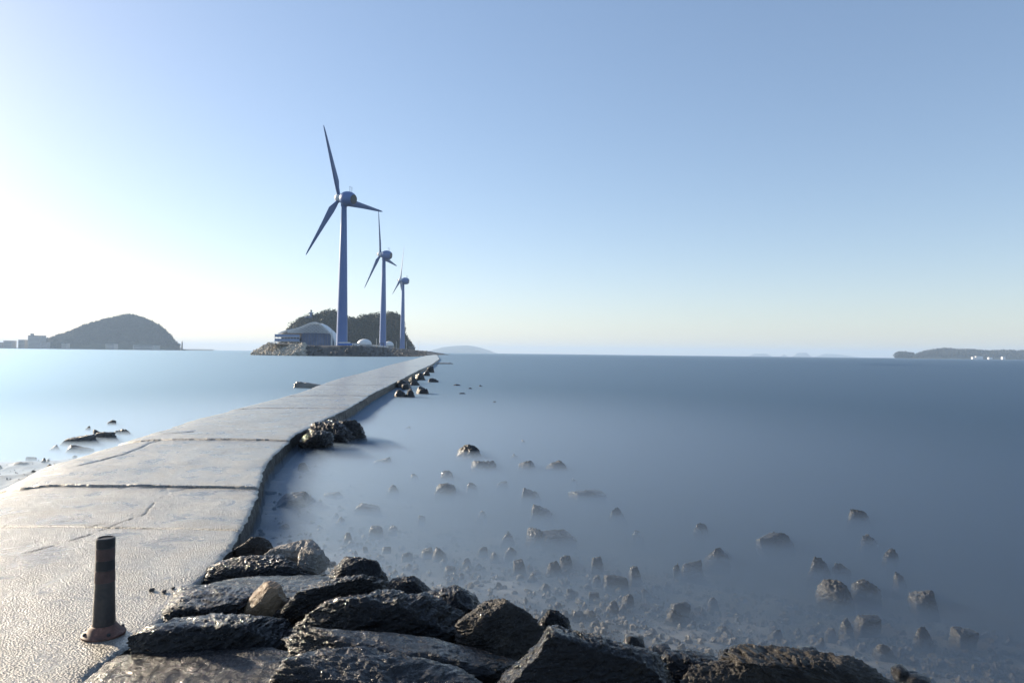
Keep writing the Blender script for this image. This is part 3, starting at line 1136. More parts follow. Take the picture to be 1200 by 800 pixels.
def sdist(X, Y, poly):
    ins = np.zeros(X.shape, bool)
    best = np.full(X.shape, 1e9)
    n = len(poly)
    for k in range(n):
        a, b_ = poly[k], poly[(k + 1) % n]
        d = b_ - a
        t = np.clip(((X - a[0]) * d[0] + (Y - a[1]) * d[1]) / (d @ d), 0, 1)
        best = np.minimum(best, np.hypot(X - a[0] - t * d[0], Y - a[1] - t * d[1]))
        cond = ((a[1] > Y) != (b_[1] > Y))
        xi = (b_[0] - a[0]) * (Y - a[1]) / (b_[1] - a[1] + 1e-12) + a[0]
        ins ^= cond & (X < xi)
    return np.where(ins, best, -best)


ix = np.arange(-340, -60, 1.6)
iy = np.concatenate([np.arange(345, 470, 1.6), np.arange(470, 1040, 5)])
IX, IY = np.meshgrid(ix, iy)
s1 = sdist(IX, IY, main_poly)
s2 = sdist(IX, IY, tail_poly)
h1 = GZ + np.minimum(s1, 0) * 0.62
h2 = 3.6 + np.minimum(s2, 0) * 0.16
h = np.maximum(h1, h2)
P3 = np.stack([IX.ravel(), IY.ravel(), IX.ravel() * 0], 1)
edge_n = fbm(P3 * 0.5, 3, 77).reshape(IX.shape)
h = h + np.where(s1 < -0.2, edge_n * 1.0, 0)
h = np.maximum(h, -3.0)
idx = np.arange(h.size).reshape(h.shape)
Fq = np.stack([idx[:-1, :-1].ravel(), idx[:-1, 1:].ravel(), idx[1:, 1:].ravel(), idx[1:, :-1].ravel()], 1)
isl = link('island_ground', np_mesh('island_ground', np.stack([IX.ravel(), IY.ravel(), h.ravel()], 1), Fq), M['dark_riprap'])
tag(isl, kind='structure')


def scatter_stones(name, pts, s0, s1_, mat, seed):
    rg = np.random.RandomState(seed)
    V, Fc, nbv = [], [], 0
    for p in pts:
        s = s0 + (s1_ - s0) * rg.rand() ** 2
        v = D2 * (1 + 0.2 * rg.normal(size=(len(D2), 1))) * s * rg.uniform(.6, 1.3, 3)
        V.append(v + np.asarray(p))
        Fc.append(F2 + nbv)
        nbv += len(D2)
    return link(name, np_mesh(name, np.concatenate(V), np.concatenate(Fc), False), mat)


def hgt(x, y):
    a = sdist(np.array([x]), np.array([y]), main_poly)[0]
    c = sdist(np.array([x]), np.array([y]), tail_poly)[0]
    return max(GZ + min(a, 0) * .62, 3.6 + min(c, 0) * .16), a


rg = np.random.RandomState(3)
pts = []
while len(pts) < 1300:
    px = rg.uniform(296, 358)
    g = gp(px, rg.uniform(355, 415))
    hh, a = hgt(*g)
    if a < 0.6 and hh > -0.6:
        pts.append((g[0], g[1], hh + 0.1))
rr_ = scatter_stones('armour_stones', pts, .5, 1.3, M['riprap'], 4)
tag(rr_, 'pale armour stones heaped along the left shore of the turbine island', 'armour stones', kind='stuff')
pts = []
while len(pts) < 900:
    px = rg.uniform(356, 500)
    g = gp(px, rg.uniform(356, 800))
    hh, a = hgt(*g)
    if a < 0 and hh > -0.6 and hh < 4.6:
        pts.append((g[0], g[1], hh))
rr_ = scatter_stones('shore_rocks', pts, .4, 1.1, M['dark_riprap'], 5)
tag(rr_, 'dark shore rocks along the sea wall of the turbine island', 'shore rocks', kind='stuff')

# ---- hills with woods
def leaf_cloud(centres, radii, per, leaf, seed):
    rg = np.random.RandomState(seed)
    V, Fc = [], []
    for c, r in zip(centres, radii):
        n = per
        u_ = rg.normal(size=(n, 3))
        u_ /= np.linalg.norm(u_, axis=1)[:, None]
        pos = c + u_ * (r * np.array([1, 1, 1.05])) * (rg.rand(n, 1) ** 0.4)
        t1 = rg.normal(size=(n, 3))
        t1 /= np.linalg.norm(t1, axis=1)[:, None]
        t2 = np.cross(t1, u_ + 0.4 * rg.normal(size=(n, 3)))
        t2 /= np.linalg.norm(t2, axis=1)[:, None] + 1e-9
        s = leaf * rg.uniform(.5, 1.2, (n, 1))
        V.append(np.stack([pos - t1 * s, pos + t2 * s * .8, pos + t1 * s, pos - t2 * s * .8], 1).reshape(-1, 3))
    V = np.concatenate(V)
    Fc = np.arange(len(V)).reshape(-1, 4)
    return V, Fc


def hill(name, prof_px, d, thick, seed, mat, tree_h, res=120, zcut=0.0):
    pr = np.array([at_d(x, y, d) for x, y in prof_px])
    xs = np.linspace(pr[0, 0], pr[-1, 0], res)
    zs = np.maximum(np.interp(xs, pr[:, 0], pr[:, 2]) - tree_h, zcut - 1)
    vs_ = np.linspace(-1, 1, 41)
    X = xs[:, None] * np.ones((1, 41))
    Y = d + vs_[None, :] * thick * np.ones((res, 1))
    X = X + (Y - d) * ((xs[0] + xs[-1]) / 2 / d)
    fall = np.maximum(np.cos(vs_ * math.pi / 2), 0) ** 0.75
    Zh = -2 + (zs[:, None] + 2) * fall[None, :]
    P = np.stack([X.ravel(), Y.ravel(), X.ravel() * 0], 1)
    Zh = Zh + (fbm(P / (thick * .35), 4, seed).reshape(X.shape)) * 0.10 * zs[:, None] * (1 - fall[None, :] ** 4)
    idx = np.arange(X.size).reshape(X.shape)
    Fq = np.stack([idx[:-1, :-1].ravel(), idx[1:, :-1].ravel(), idx[1:, 1:].ravel(), idx[:-1, 1:].ravel()], 1)
    o = link(name, np_mesh(name, np.stack([X.ravel(), Y.ravel(), Zh.ravel()], 1), Fq), mat)
    tag(o, kind='structure')
    return X, Y, Zh


def wood(name, X, Y, Zh, n, r, per, leaf, seed, mat, label, zmin=1.0, front=True):
    rg = np.random.RandomState(seed)
    cs, rs = [], []
    nx_, ny_ = X.shape
    while len(cs) < n:
        i = rg.uniform(0, nx_ - 1.001)
        j = rg.uniform(2, (ny_ - 1) * 0.62)
        i0, j0 = int(i), int(j)
        z = Zh[i0, j0]
        if z < zmin:
            if rg.rand() < 0.97:
                continue
        rr = r * rg.uniform(.7, 1.35)
        cs.append(np.array([X[i0, j0] + (i - i0) * (X[1, 0] - X[0, 0]), np.interp(j, range(ny_), Y[0, :]), z + rr * 0.7]))
        rs.append(rr)
    V, Fc = leaf_cloud(cs, rs, per, leaf, seed)
    o = link(name, np_mesh(name, V, Fc, False), mat)
    tag(o, label, 'wood', kind='stuff')


prof_i = [(331, 405), (336, 390), (343, 381), (350, 376), (358, 373), (366, 372), (376, 368.5), (386, 366), (393, 367), (401, 371), (410, 375.5), (418, 374.5), (428, 371.5), (440, 370), (452, 369), (461, 368), (466, 372), (469.5, 382), (472, 394), (477, 404), (482, 411)]
X, Y, Zh = hill('wooded_hill', prof_i, 890, 48, 11, M['hill_soil'], 5.0)
wood('island_wood', X, Y, Zh, 1000, 5.0, 60, 1.0, 12, M['foliage'], 'dark green wood covering the hill behind the turbines', zmin=2.0)
prof_l = [(40, 407), (52, 402), (62, 398), (75, 394), (88, 389), (100, 383.5), (115, 379), (130, 375), (142, 373), (150, 371.5), (158, 373), (170, 377), (180, 382), (190, 389), (197, 397), (202, 404), (205, 408)]
X, Y, Zh = hill('far_headland', prof_l, 2600, 130, 13, M['hill_soil'], 8)
wood('headland_wood', X, Y, Zh, 2300, 11, 60, 2.6, 14, M['far_foliage'], 'hazy wood covering the rounded headland at the far left', zmin=3)
prof_r = [(1073, 420), (1078, 416), (1086, 413), (1096, 411.2), (1107, 410), (1116, 410.6), (1130, 411), (1145, 412), (1160, 413), (1172, 412.6), (1182, 411.8), (1194, 412.8), (1215, 413.5), (1260, 416), (1300, 421)]
X, Y, Zh = hill('right_island', prof_r, 3400, 260, 15, M['hill_soil'], 6)
wood('right_island_wood', X, Y, Zh, 1400, 9, 50, 2.6, 16, M['far_foliage'], 'dark wood covering the long low island at the far right', zmin=2)
prof_r2 = [(1049, 420), (1050.5, 415.6), (1056, 414.5), (1063, 415), (1070, 415.5), (1072, 420)]
X, Y, Zh = hill('right_islet', prof_r2, 3300, 60, 17, M['hill_soil'], 4, 60)
wood('islet_wood', X, Y, Zh, 220, 8, 22, 4, 18, M['far_foliage'], 'dark wood on the small islet left of the far right island', zmin=2)
for nm, pr, d in (('far_island', [(500, 413), (508, 409.5), (520, 406.5), (535, 405), (548, 404.5), (560, 406.5), (572, 410), (582, 414)], 10500),
                  ('far_island', [(877, 417.4), (884, 414.3), (898, 414.2), (905, 417.6)], 13000),
                  ('far_island', [(915, 417.6), (919, 414.8), (923, 417.7)], 13200),
                  ('far_island', [(929, 417.8), (935, 413.2), (945, 413.0), (951, 417.9)], 12800),
                  ('far_island', [(955, 418), (966, 414.4), (978, 414.6), (992, 416.2), (1006, 418.4)], 13400)):
    hill(nm, pr, d, 700, int(pr[0][0]), M['hill_soil'], 0, 60)

# a few trees one can tell apart on the right shoulder of the island hill
def tree(px, py, d, hgt_, r, seed, label):
    top = at_d(px, py, d)
    root = empty('pine_tree', (top[0], d, top[2] - hgt_))
    tag(root, label, 'tree', 'trees on the shoulder of the island hill')
    q = MB()
    q.bar((0, 0, -4), (0.3, 0, hgt_ * .6), .35, 7, .22)
    q.bar((0.3, 0, hgt_ * .6), (0.1, 0, hgt_ * .95), .22, 6, .08)
    for k in range(5):
        t = k * 2.4 + seed
        z = hgt_ * (.45 + .1 * k)
        q.bar((0.2, 0, z), (math.cos(t) * r * .7, math.sin(t) * r * .7, z + 1.0), .12, 5, .05)
    q.build('trunk', M['bark'], root)
    rg = np.random.RandomState(seed)
    cs = [np.array([rg.normal(0, r * .45), rg.normal(0, r * .45), hgt_ * rg.uniform(.5, .98)]) for _ in range(9)]
    V, Fc = leaf_cloud(cs, [r * rg.uniform(.3, .55) for _ in cs], 60, .5, seed)
    link('crown', np_mesh('crown', V, Fc, False), M['foliage'], root)


tree(459, 366.2, 850, 13, 4.5, 1, 'tallest round crowned tree at the right top of the island hill')
tree(463.5, 369, 850, 11, 3.2, 2, 'sparse tree on the right shoulder just below the hill top')
tree(466, 375, 852, 9, 2.6, 3, 'thin small tree lowest on the right shoulder of the hill')
tree(411, 374, 850, 9, 3.0, 4, 'lone tree in the saddle of the hill right of the nearest turbine')

# ------------------------------------------------------------------ wind turbines
def turbine(hub_px, hub_py, d, phi, th0, L, tilt, label):
    thetas = (th0, th0 + 120, th0 + 240)
    hub = at_d(hub_px, hub_py, d)
    f = np.array([hub[0], d])
    f /= np.linalg.norm(f)
    rgt = np.array([f[1], -f[0]])
    axis_ = -math.sin(R(phi)) * rgt + math.cos(R(phi)) * f         # hub end points left and away
    az = math.atan2(axis_[1], axis_[0])
    OV = 3.4                                                      # hub in front of tower axis
    tx = hub[0] - axis_[0] * OV
    ty = hub[1] - axis_[1] * OV
    root = empty('wind_turbine', (tx, ty, GZ))
    tag(root, label, 'wind turbine', 'wind turbines standing in line on the island')
    hz_ = hub[2] - GZ - OV * math.sin(R(tilt))
    q = MB()
    q.lathe([(3.25, -1.5), (3.2, 0.3), (3.1, 1), (2.75, hz_ * .25), (2.25, hz_ * .55), (1.8, hz_ * .8), (1.5, hz_ - 4.8), (1.8, hz_ - 4.4), (1.8, hz_ - 3.0)], 40)
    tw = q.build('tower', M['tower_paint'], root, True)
    for zf in (.28, .55, .8):
        q = MB()
        rr = np.interp(zf, [0, .25, .55, .8, 1], [3.15, 2.75, 2.25, 1.8, 1.5])
        q.lathe([(rr * .98, hz_ * zf - .12), (rr + .05, hz_ * zf - .1), (rr + .05, hz_ * zf + .1), (rr * .98, hz_ * zf + .12)], 40)
        q.build('flange', M['tower_paint'], root, True)
    # nacelle along the axis: local +Z = axis direction
    AX = Matrix.Translation((0, 0, hz_)) @ Matrix.Rotation(az, 4, 'Z') @ Matrix.Rotation(R(90 - tilt), 4, 'Y') @ Matrix.Translation((0, 0, -3.2))
    q = MB()
    q.lathe([(2.0, -3.3), (2.4, -3.6), (2.9, -3.4), (3.5, -2.6), (3.95, -1.3), (4.15, 0.0), (4.15, 1.2), (3.9, 2.5), (3.4, 3.6), (2.8, 4.4), (2.3, 4.9)], 40, AX)
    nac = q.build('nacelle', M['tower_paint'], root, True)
    q = MB()
    q.lathe([(2.4, -3.75), (2.62, -3.75), (2.62, -3.2), (2.05, -3.2), (2.05, -3.62), (2.2, -3.72)], 32, AX)
    q.build('vent_ring', M['dark_metal'], nac, True)
    q = MB()
    for k in range(6):
        t = k * math.pi / 6
        q.bar(AX @ Vector((2.0 * math.cos(t), 2.0 * math.sin(t), -3.5)), AX @ Vector((-2.0 * math.cos(t), -2.0 * math.sin(t), -3.5)), .1, 5)
    q.build('vent_grille', M['dark_metal'], nac)
    for dx, hh in ((-2.2, 2.4), (-0.8, 2.6)):
        q = MB()
        p = AX @ Vector((0, 0, dx))
        zt = {-2.2: 3.4, -0.8: 3.8}[dx]
        q.bar((p.x, p.y, hz_ + zt - .3), (p.x, p.y, hz_ + zt + hh), .12, 6)
        q.box((p.x, p.y, hz_ + zt + hh), (.7, .15, .15), az)
        q.build('wind_sensor', M['dark_metal'], nac)
    q = MB()
    q.lathe([(2.3, 4.8), (2.5, 5.2), (2.5, 7.4), (2.1, 8.3), (1.3, 8.9), (0.3, 9.1)], 32, AX)
    hubo = q.build('hub', M['white_paint'], root, True)
    q = MB()
    q.lathe([(.6, 9.0), (.65, 9.7), (.3, 10.2), (.05, 10.3)], 16, AX)
    q.build('spinner_tip', M['red_paint'], hubo, True)
    # blades
    hdir = math.cos(R(phi)) * rgt + math.sin(R(phi)) * f
    ctr = AX @ Vector((0, 0, OV + 3.2))
    av = (AX.to_3x3() @ Vector((0, 0, 1))).normalized()
    hv = Vector((hdir[0], hdir[1], 0))
    uv = hv.cross(av)
    if uv.z < 0:
        uv = -uv
    for th in thetas:
        bd = hv * math.cos(R(th)) + uv * math.sin(R(th))
        cd = av.cross(bd).normalized()        # in-plane, trailing direction
        secs = []
        nprof = 14
        V = []
        for r_, ch, th_, tw_, shift in ((1.4, 2.0, 2.0, 0, 0), (3.2, 1.95, 1.95, 0, 0), (6.0, 3.0, 1.5, 26, .25), (9.5, 4.3, 1.1, 20, .7), (13, 3.9, .85, 15, .62), (20, 3.0, .6, 9, .45), (28, 2.2, .42, 5, .3), (35, 1.55, .28, 2, .2), (40, 1.0, .18, 0, .1), (42, .5, .1, 0, 0), (42.5, .15, .05, 0, 0)):
            r_ = r_ * L / 42.5
            c_ = ctr + bd * r_
            tw_ *= 0.3
            ch *= 1.05 if r_ > 5 else 1
            ct, st_ = math.cos(R(tw_)), math.sin(R(tw_))
            e1 = cd * ct + av * st_
            e2 = av * ct - cd * st_
            for k in range(nprof):
                t = 2 * math.pi * k / nprof
                xx = math.cos(t)
                prof_t = math.sin(t) * (1 - 0.25 * xx if ch > 2.05 else 1)
                V.append(c_ + e1 * (xx * ch / 2 + shift) + e2 * prof_t * th_ / 2)
        ns = len(V) // nprof
        Fs = [(j * nprof + k, j * nprof + (k + 1) % nprof, (j + 1) * nprof + (k + 1) % nprof, (j + 1) * nprof + k) for j in range(ns - 1) for k in range(nprof)]
        Fs += [tuple(range(nprof - 1, -1, -1)), tuple(range((ns - 1) * nprof, ns * nprof))]
        q = MB()
        q.add(V, Fs)
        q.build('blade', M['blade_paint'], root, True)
    return root


turbine(397.7, 232.2, 383, 50, 120.2, 40.3, 9.1, 'nearest and tallest white wind turbine, its tower beside the lattice hall')
turbine(445.8, 298.2, 607, 66.8, 112.9, 41, 6.5, 'middle white wind turbine of the row, in front of the dark hill')
turbine(469.2, 328.6, 822, 79, 88, 43, 5, 'farthest and smallest white wind turbine at the right end of the row')

# ------------------------------------------------------------------ hall with the lattice shell
D_H = 412.0


def X_(px):
    return at_d(px, 405, D_H)[0]


def Z_(px, py):
    return at_d(px, py, D_H)[2]


hall = empty('lattice_hall', (X_(358), D_H, GZ))
tag(hall, 'domed hall with a white lattice shell roof beside the nearest turbine', 'hall')
ox, oy, oz = X_(358), D_H, GZ
sp = [(326, 391), (330, 389), (337, 387), (345, 385.6), (353, 383.2), (360, 379.9), (366, 378.0), (371, 378), (376, 380.2), (382, 385), (387, 390.5), (390.5, 396), (392, 400), (392.4, 406)]
sp = [(X_(a) - ox, Z_(a, b_) - oz) for a, b_ in sp]
sx = np.array([p[0] for p in sp])
szv = np.array([p[1] for p in sp])
DEP = 24.0
npf, npd = len(sp), 9
q = MB()
V, Fs = [], []
arc = []
for j in range(npd):
    v = j / (npd - 1)
    sc_ = 1 - 0.35 * (2 * v - 1) ** 2 * (1 if v > .5 else .12)
    for k in range(npf):
        V.append((sx[k], v * DEP, szv[k] * sc_ if szv[k] > 1 else szv[k]))
for j in range(npd - 1):
    for k in range(npf - 1):
        Fs.append((j * npf + k, j * npf + k + 1, (j + 1) * npf + k + 1, (j + 1) * npf + k))
q.add(V, Fs)
sh = q.build('shell_roof', M['white_paint'], hall, True)
md = sh.modifiers.new('thick', 'SOLIDIFY')
md.thickness = 0.3
# lattice over the front and the shell
q = MB()
zt = Z_(370, 390.3) - oz


def zprof(x):
    return float(np.interp(x, sx, szv))


cells = 12
xa, xb = sx[2], sx[11]
for k in range(cells):
    x0 = xa + (xb - xa) * k / cells
    x1 = xa + (xb - xa) * (k + 1) / cells
    for a, b_ in ((x0, x1), (x1, x0)):
        rows = 3
        for r_ in range(rows):
            f0, f1 = r_ / rows, (r_ + 1) / rows
            za = min(zprof(a), zt) + max(zprof(a) - zt, 0) * (f0 if r_ % 2 == 0 else f0)
            zb = min(zprof(b_), zt) + max(zprof(b_) - zt, 0) * f1
            if zprof(a) - zt < 1.0:
                continue
            q.bar((a, -0.3, za), (b_, -0.3, zb), .26, 4)
for k in range(npf - 1):
    q.bar((sx[k], -0.35, szv[k]), (sx[k + 1], -0.35, szv[k + 1]), .35, 6)
q.build('lattice', M['white_paint'], hall)
q = MB()
xg0, xg1 = X_(353) - ox, X_(391.5) - ox
npn = 24
V, Fs = [], []
for k in range(npn + 1):
    x = xg0 + (xg1 - xg0) * k / npn
    V += [(x, 1.2, -0.2), (x, 1.2, min(zprof(x) - .5, zt))]
for k in range(npn):
    Fs.append((2 * k, 2 * k + 2, 2 * k + 3, 2 * k + 1))
q.add(V, Fs)
V, Fs = [], []
for k in range(41):
    x = sx[1] + (sx[12] - sx[1]) * k / 40
    V += [(x, 1.0, min(zt, zprof(x) - .6) - .1), (x, 1.0, zprof(x) - .5)]
for k in range(40):
    Fs.append((2 * k, 2 * k + 2, 2 * k + 3, 2 * k + 1))
q.add(V, Fs)
gw = q.build('glass_wall', M['hall_glass'], hall)
gw.modifiers.new('thick', 'SOLIDIFY').thickness = 0.2
q = MB()
for k in range(22):
    x = xg0 + (xg1 - xg0) * k / 21
    hh = min(zprof(x) - .4, zt)
    if hh > .6:
        q.box((x, .85, hh / 2), (.22, .3, hh))
q.box(((xg0 + xg1) / 2 - 2, .8, zt), (xg1 - xg0 - 5, .35, .3))
q.build('mullions', M['tower_paint'], hall)
q = MB()
q.box((X_(389) - ox, -.6, 4.2), (.8, .8, 8.4))
q.build('pillar', M['white_paint'], hall)
# the stepped terraces on the left: each deck with its blue parapet
xl0, xl1 = X_(323.5) - ox, X_(352.5) - ox
for k, zc in enumerate((Z_(335, 391.7) - oz, Z_(335, 396.8) - oz)):
    q = MB()
    q.box(((xl0 + xl1) / 2, -2.5, zc - .75), (xl1 - xl0, .25, 1.5))
    q.build('parapet', M['parapet_paint'], hall)
    q = MB()
    q.box(((xl0 + xl1) / 2, .6, zc - 1.62), (xl1 - xl0 + .6, 6.6, .22))
    q.build('deck', M['white_paint'], hall)
    q = MB()
    for i in range(9):
        x = xl0 + (xl1 - xl0) * (i + .1) / 8.2
        q.box((x, -2.4, zc - 2.4), (.18, .18, 1.4))
    q.build('deck_posts', M['white_paint'], hall)
q = MB()
q.box(((xl0 + xl1) / 2 + 1, 4.5, 2.6), (xl1 - xl0 - 2, 2.0, 5.2))
q.build('inner_wall', M['glass'], hall)
terr = empty('sea_terrace', (at_d(337, 405, 381)[0], 381, GZ))
tag(terr, 'low timber terrace with a railing on the pale armour stones before the hall', 'terrace')
q = MB()
wt = X_(358) - X_(320)
q.box((0, 0, .25), (wt, 9, .3))
q.build('deck', M['timber'], terr)
q = MB()
q.box((0, -4.4, 1.45), (wt, .12, .12))
q.box((0, -4.4, .95), (wt, .08, .08))
for i in range(24):
    q.box((-wt / 2 + wt * (i + .5) / 24, -4.4, .9), (.1, .1, 1.1))
q.build('railing', M['timber'], terr)
q = MB()
for i in range(10):
    q.bar((-wt / 2 + wt * (i + .5) / 10, -4.2, -5), (-wt / 2 + wt * (i + .5) / 10, -4.2, .1), .2, 6)
q.build('piles', M['timber'], terr)

# board, railing, smaller lattice domes, posts
def small_dome(px, d, wpx, hpx, label):
    c = at_d(px, 406, d)
    wd, hd = wpx / F * d, hpx / F * d
    root = empty('lattice_pavilion', (c[0], d, GZ))
    tag(root, label, 'pavilion', 'small lattice pavilions at the foot of the hill')
    q = MB()
    n = 24
    q.lathe([(wd / 2, -.2), (wd / 2, hd * .45), (wd / 2 - .15, hd * .5), (.1, hd * .5)], n)
    q.build('glass_wall', M['glass'], root)
    q = MB()
    pr = [(wd / 2 + .3, hd * .42)] + [(wd / 2 * math.cos(t) + .3 * (1 - t / 1.57), hd * (.5 + .5 * math.sin(t))) for t in np.linspace(0, 1.5, 8)]
    q.lathe(pr, n)
    q.build('shell_roof', M['white_paint'], root, True)
    q = MB()
    for k in range(n):
        for s in (1, -1):
            a0, a1 = 2 * math.pi * k / n, 2 * math.pi * (k + s) / n
            q.bar((wd / 2 * 1.03 * math.cos(a0), wd / 2 * 1.03 * math.sin(a0), 0), (wd / 2 * 1.03 * math.cos(a1), wd / 2 * 1.03 * math.sin(a1), hd * .48), .1, 4)
    q.build('lattice', M['white_paint'], root)


small_dome(427, 640, 16, 11, 'larger of the two small lattice pavilions, between the near and middle turbines')
small_dome(455.5, 700, 11, 9, 'smaller lattice pavilion half hidden by the middle turbine tower')
lw = empty('low_building', (at_d(413, 405, 600)[0], 600, GZ))
tag(lw, 'long low white building behind the blue board, left of the larger pavilion', 'building')
q = MB()
q.box((0, 0, 2.0), (11, 8, 4.0))
q.build('wall', M['white_paint'], lw)
q = MB()
q.box((0, 0, 4.2), (12, 9, .5))
q.build('roof', M['town_roof'], lw)
for i in range(5):
    q = MB()
    q.box((-4.2 + 2.1 * i, -4.03, 2.4), (1.3, .12, 1.6))
    q.build('window', M['glass'], lw)

bd_ = empty('board', (at_d(404.5, 405, 375.5)[0], 375.5, GZ))
tag(bd_, 'long low blue and white board on the sea wall under the nearest turbine', 'board')
q = MB()
q.box((0, 0, .75), (7.4, .25, 1.0))
q.build('panel', M['blue_paint'], bd_)
q = MB()
q.box((-.4, 0, 1.62), (6.6, .28, .72))
q.build('white_strip', M['white_paint'], bd_)
q = MB()
for i in range(4):
    q.box((-3.2 + 2.1 * i, .25, .8), (.15, .15, 2.0))
q.build('support', M['dark_metal'], bd_)

rl = empty('railing', (at_d(412, 405, 375)[0], 375, GZ))
tag(rl, 'thin white railing along the top of the sea wall right of the blue board', 'railing')
a0 = np.array([at_d(413, 405, 375)[0], 375.5])
pts_r = [a0, np.array([gp(416, 374)[0], 374.0]) + np.array([0.3, 0.6]), gp(438.5, 413) + np.array([-1.2, .6]), gp(452, 490) + np.array([-2, 0]), gp(458, 525) + np.array([-2, 0])]
q = MB()
qq = MB()
org = np.array([rl.location.x, rl.location.y])
for a, b_ in zip(pts_r[:-1], pts_r[1:]):
    a, b_ = a - org, b_ - org
    n = max(2, int(np.linalg.norm(b_ - a) / 1.8))
    for i in range(n):
        p = a + (b_ - a) * i / n
        qq.box((p[0], p[1], .6), (.09, .09, 1.3))
    for z in (.5, 1.2):
        q.bar((a[0], a[1], z), (b_[0], b_[1], z), .07, 5)
q.build('rail', M['white_paint'], rl)
qq.build('posts', M['white_paint'], rl)


def lamp(px, top_py, d, label):
    c = at_d(px, 408, d)
    zt_ = at_d(px, top_py, d)[2] - GZ
    root = empty('lamp_post', (c[0], d, GZ))
    tag(root, label, 'lamp post', 'lamp posts on the island')
    q = MB()
    q.bar((0, 0, -2.5), (0, 0, zt_), .16, 7, .1)
    q.build('pole', M['white_paint'], root)
    q = MB()
    q.box((.5, 0, zt_), (1.5, .4, .22))
    q.build('lamp_head', M['dark_metal'], root)


lamp(490.4, 400, 780, 'lone lamp post on the low right tip of the island')
lamp(464.3, 399.5, 700, 'pale lamp post between the middle and the farthest turbine')
lamp(476.2, 400, 780, 'lamp post just right of the farthest turbine tower')
lamp(388.8, 386.5, 404, 'tall thin pole by the right end of the lattice hall')
lamp(441.2, 396, 470, 'pale slender post on the sea wall left of the middle turbine')
gt = empty('gate_frame', (at_d(447, 407, 470)[0], 470, GZ - .6))
tag(gt, 'dark square gate frame on the sea wall left of the middle turbine tower', 'gate')
q = MB()
q.box((-1.4, 0, 1.6), (.25, .25, 3.4))
q.box((1.4, 0, 1.6), (.25, .25, 3.4))
q.build('posts', M['dark_metal'], gt)
q = MB()
q.box((0, 0, 3.3), (3.2, .26, .35))
q.build('crossbar', M['dark_metal'], gt)
kp = at_d(483, 408, 800)
hut = empty('shore_hut', (kp[0], 800, 4.0))
tag(hut, 'small dark hut at the right foot of the island hill', 'hut')
q = MB()
q.box((0, 0, 1.8), (6, 5, 4.2))
q.build('wall', M['dark_riprap'], hut)
q = MB()
q.box((0, 0, 4.1), (7, 6, .5))
q.build('roof', M['town_roof'], hut)

# observatory on the hill top
tp = at_d(364.4, 371, 880)
ob = empty('lookout_tower', (tp[0], 880, tp[2] - 6))
tag(ob, 'small lookout tower with a balcony on the hill top above the hall', 'tower')
q = MB()
q.lathe([(1.9, 0), (1.7, 7), (1.7, 10.2)], 12)
q.build('shaft', M['tower_paint'], ob)
q = MB()
q.lathe([(1.7, 10.2), (3.4, 10.8), (3.4, 11.3), (2.6, 11.4)], 14)
q.build('balcony', M['tower_paint'], ob)
q = MB()
q.lathe([(1.3, 11.4), (1.3, 13.2)], 12)
q.build('lantern', M['white_paint'], ob)
q = MB()
q.lathe([(1.8, 13.2), (1.5, 14.0), (.5, 14.8), (.1, 15.2)], 12)
q.build('roof', M['dark_metal'], ob)
q = MB()
q.box((-4.4, 0, 5.0), (6.5, 3, 1.2))
q.build('platform', M['tower_paint'], ob)

# ------------------------------------------------------------------ far left shore: town, lighthouse, pier
def town_block(px0, px1, py0, d, label, tower=None, cat='building'):
    a, b_ = at_d(px0, 407, d), at_d(px1, 407, d)
    zt_ = at_d((px0 + px1) / 2, py0, d)[2]
    root = empty('apartment_block', ((a[0] + b_[0]) / 2, d, 0.5))
    tag(root, label, cat, 'buildings of the far left town')
    wd = b_[0] - a[0]
    q = MB()
    q.box((0, 0, zt_ / 2), (wd, wd * .5 + 8, zt_))
    q.build('wall', M['town_wall'], root)
    q = MB()
    q.box((0, 0, zt_ + .4), (wd * 1.03, wd * .5 + 9, .9))
    if tower:
        q.box((-wd * .4, 0, zt_ + tower / 2), (wd * .16, 8, tower))
    q.build('roof', M['town_roof'], root)
    nfl = max(1, int(zt_ / 4.5))
    for i in range(nfl):
        q = MB()
        q.box((0, -(wd * .5 + 8) / 2 - .05, zt_ * (i + .55) / nfl), (wd * .9, .3, 1.6))
        q.build('window_band', M['glass'], root)


town_block(36, 50.5, 393.5, 2450, 'broad pale apartment block, tallest in the far left town', tower=8)
town_block(23.5, 31, 398.5, 2460, 'mid height grey building left of the tallest apartment block')
town_block(6.5, 16.5, 399.5, 2440, 'low wide building near the left picture edge')
town_block(-4, 5, 401.5, 2440, 'lowest building cut by the left picture edge')
town_block(51, 57, 401, 2400, 'small building at the right foot of the tallest apartment block')
town_block(74, 80, 402.5, 2230, 'small pale house low on the slope of the far headland')
town_block(126, 136, 403.3, 2230, 'long low building at the middle of the headland shore')
town_block(160, 184, 404.6, 2230, 'long blue roofed shed at the right end of the headland shore')
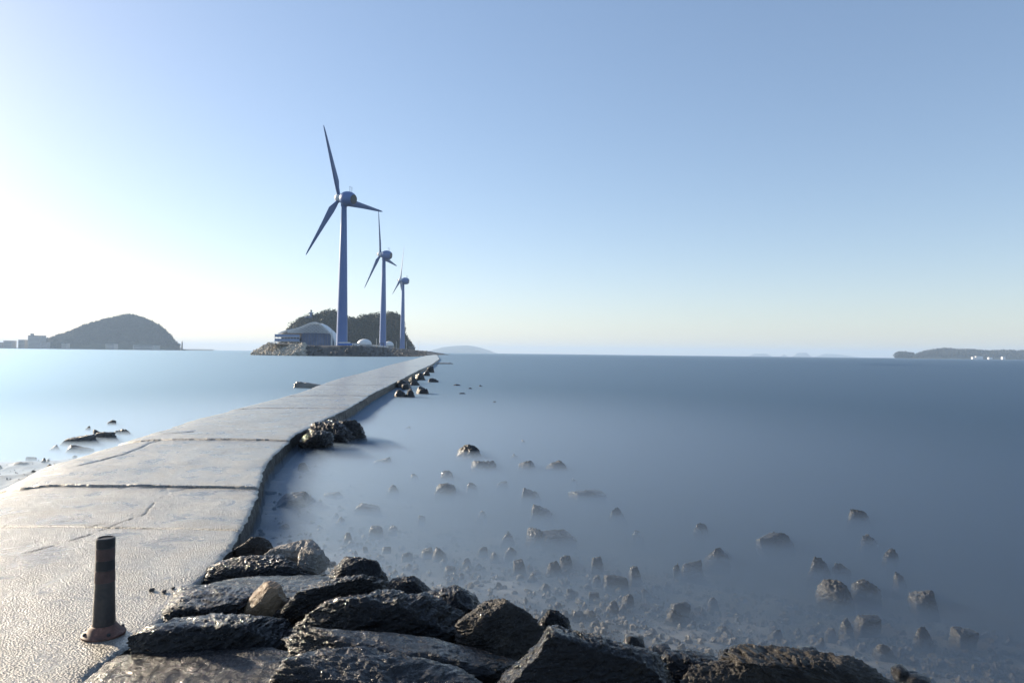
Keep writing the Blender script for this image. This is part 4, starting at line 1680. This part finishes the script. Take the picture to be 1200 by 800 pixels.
# low land under the town
q = MB()
a, b_ = at_d(-60, 407, 2450), at_d(206, 407, 2450)
q.box(((a[0] + b_[0]) / 2, 2480, -.5), (b_[0] - a[0], 560, 4.4))
q.build('shore_land', M['concrete_wall'])
tag(bpy.data.objects['shore_land'], kind='structure')
lp_ = at_d(213.3, 408, 2300)
lh = empty('lighthouse', (lp_[0], 2300, 1))
tag(lh, 'tiny lighthouse at the end of the far left headland', 'lighthouse')
zt_ = at_d(213.3, 399.5, 2300)[2]
q = MB()
q.lathe([(5, -1), (4.4, 2), (2.6, 3), (1.9, zt_ * .7)], 12)
q.build('shaft', M['dark_metal'], lh)
q = MB()
q.lathe([(2.8, zt_ * .7), (2.8, zt_ * .75), (1.4, zt_ * .76), (1.4, zt_ * .92), (.2, zt_)], 12)
q.build('lantern', M['dark_metal'], lh)
pr_ = empty('pier', (at_d(232, 408, 2300)[0], 2300, 0))
tag(pr_, 'low pier on piles running right from the tiny lighthouse', 'pier')
hw = (at_d(251, 408, 2300)[0] - at_d(214, 408, 2300)[0]) / 2
q = MB()
q.box((0, 0, 3.9), (hw * 2, 5, 1.0))
q.build('deck', M['concrete_wall'], pr_)
for i in range(14):
    q = MB()
    q.bar((-hw + 2 * hw * (i + .5) / 14, 0, -3), (-hw + 2 * hw * (i + .5) / 14, 0, 3.5), .8, 6)
    q.build('pile', M['concrete_wall'], pr_)
br_ = empty('breakwater', (at_d(206, 408, 2310)[0], 2310, 0))
tag(br_, 'low stone breakwater carrying the tiny lighthouse', 'breakwater')
hw = (at_d(219, 408, 2310)[0] - at_d(196, 408, 2310)[0]) / 2
q = MB()
q.add([(-hw, -14, -3), (hw, -14, -3), (hw, 14, -3), (-hw, 14, -3), (-hw * .95, -4, 3.2), (hw * .95, -4, 3.0), (hw * .95, 4, 3.0), (-hw * .95, 4, 3.2)],
      [(3, 2, 1, 0), (4, 5, 6, 7), (0, 1, 5, 4), (1, 2, 6, 5), (2, 3, 7, 6), (3, 0, 4, 7)])
q.build('bank', M['dark_riprap'], br_)
# white houses on the right island
for px0, px1, py0, lab in ((1143, 1151, 417.4, 'largest white house on the shore of the far right island'), (1139, 1141.5, 418.2, 'small white house left of the largest one on the far right island'),
                           (1158, 1162, 418.6, 'tiny white house in the middle of the far right island shore'), (1174, 1177, 418, 'white house farthest right on the far island shore')):
    d = 3080
    a, b_ = at_d(px0, 420, d), at_d(px1, 420, d)
    zt_ = at_d((px0 + px1) / 2, py0, d)[2]
    root = empty('shore_house', ((a[0] + b_[0]) / 2, d, 0))
    tag(root, lab, 'house', 'white houses on the far right island')
    wd = b_[0] - a[0]
    q = MB()
    q.box((0, 0, zt_ / 2 - 1), (wd, 12, zt_ + 2))
    q.build('wall', M['white_paint'], root)
    q = MB()
    q.box((0, 0, zt_ + .5), (wd * 1.05, 13, 1.0))
    q.build('roof', M['town_roof'], root)
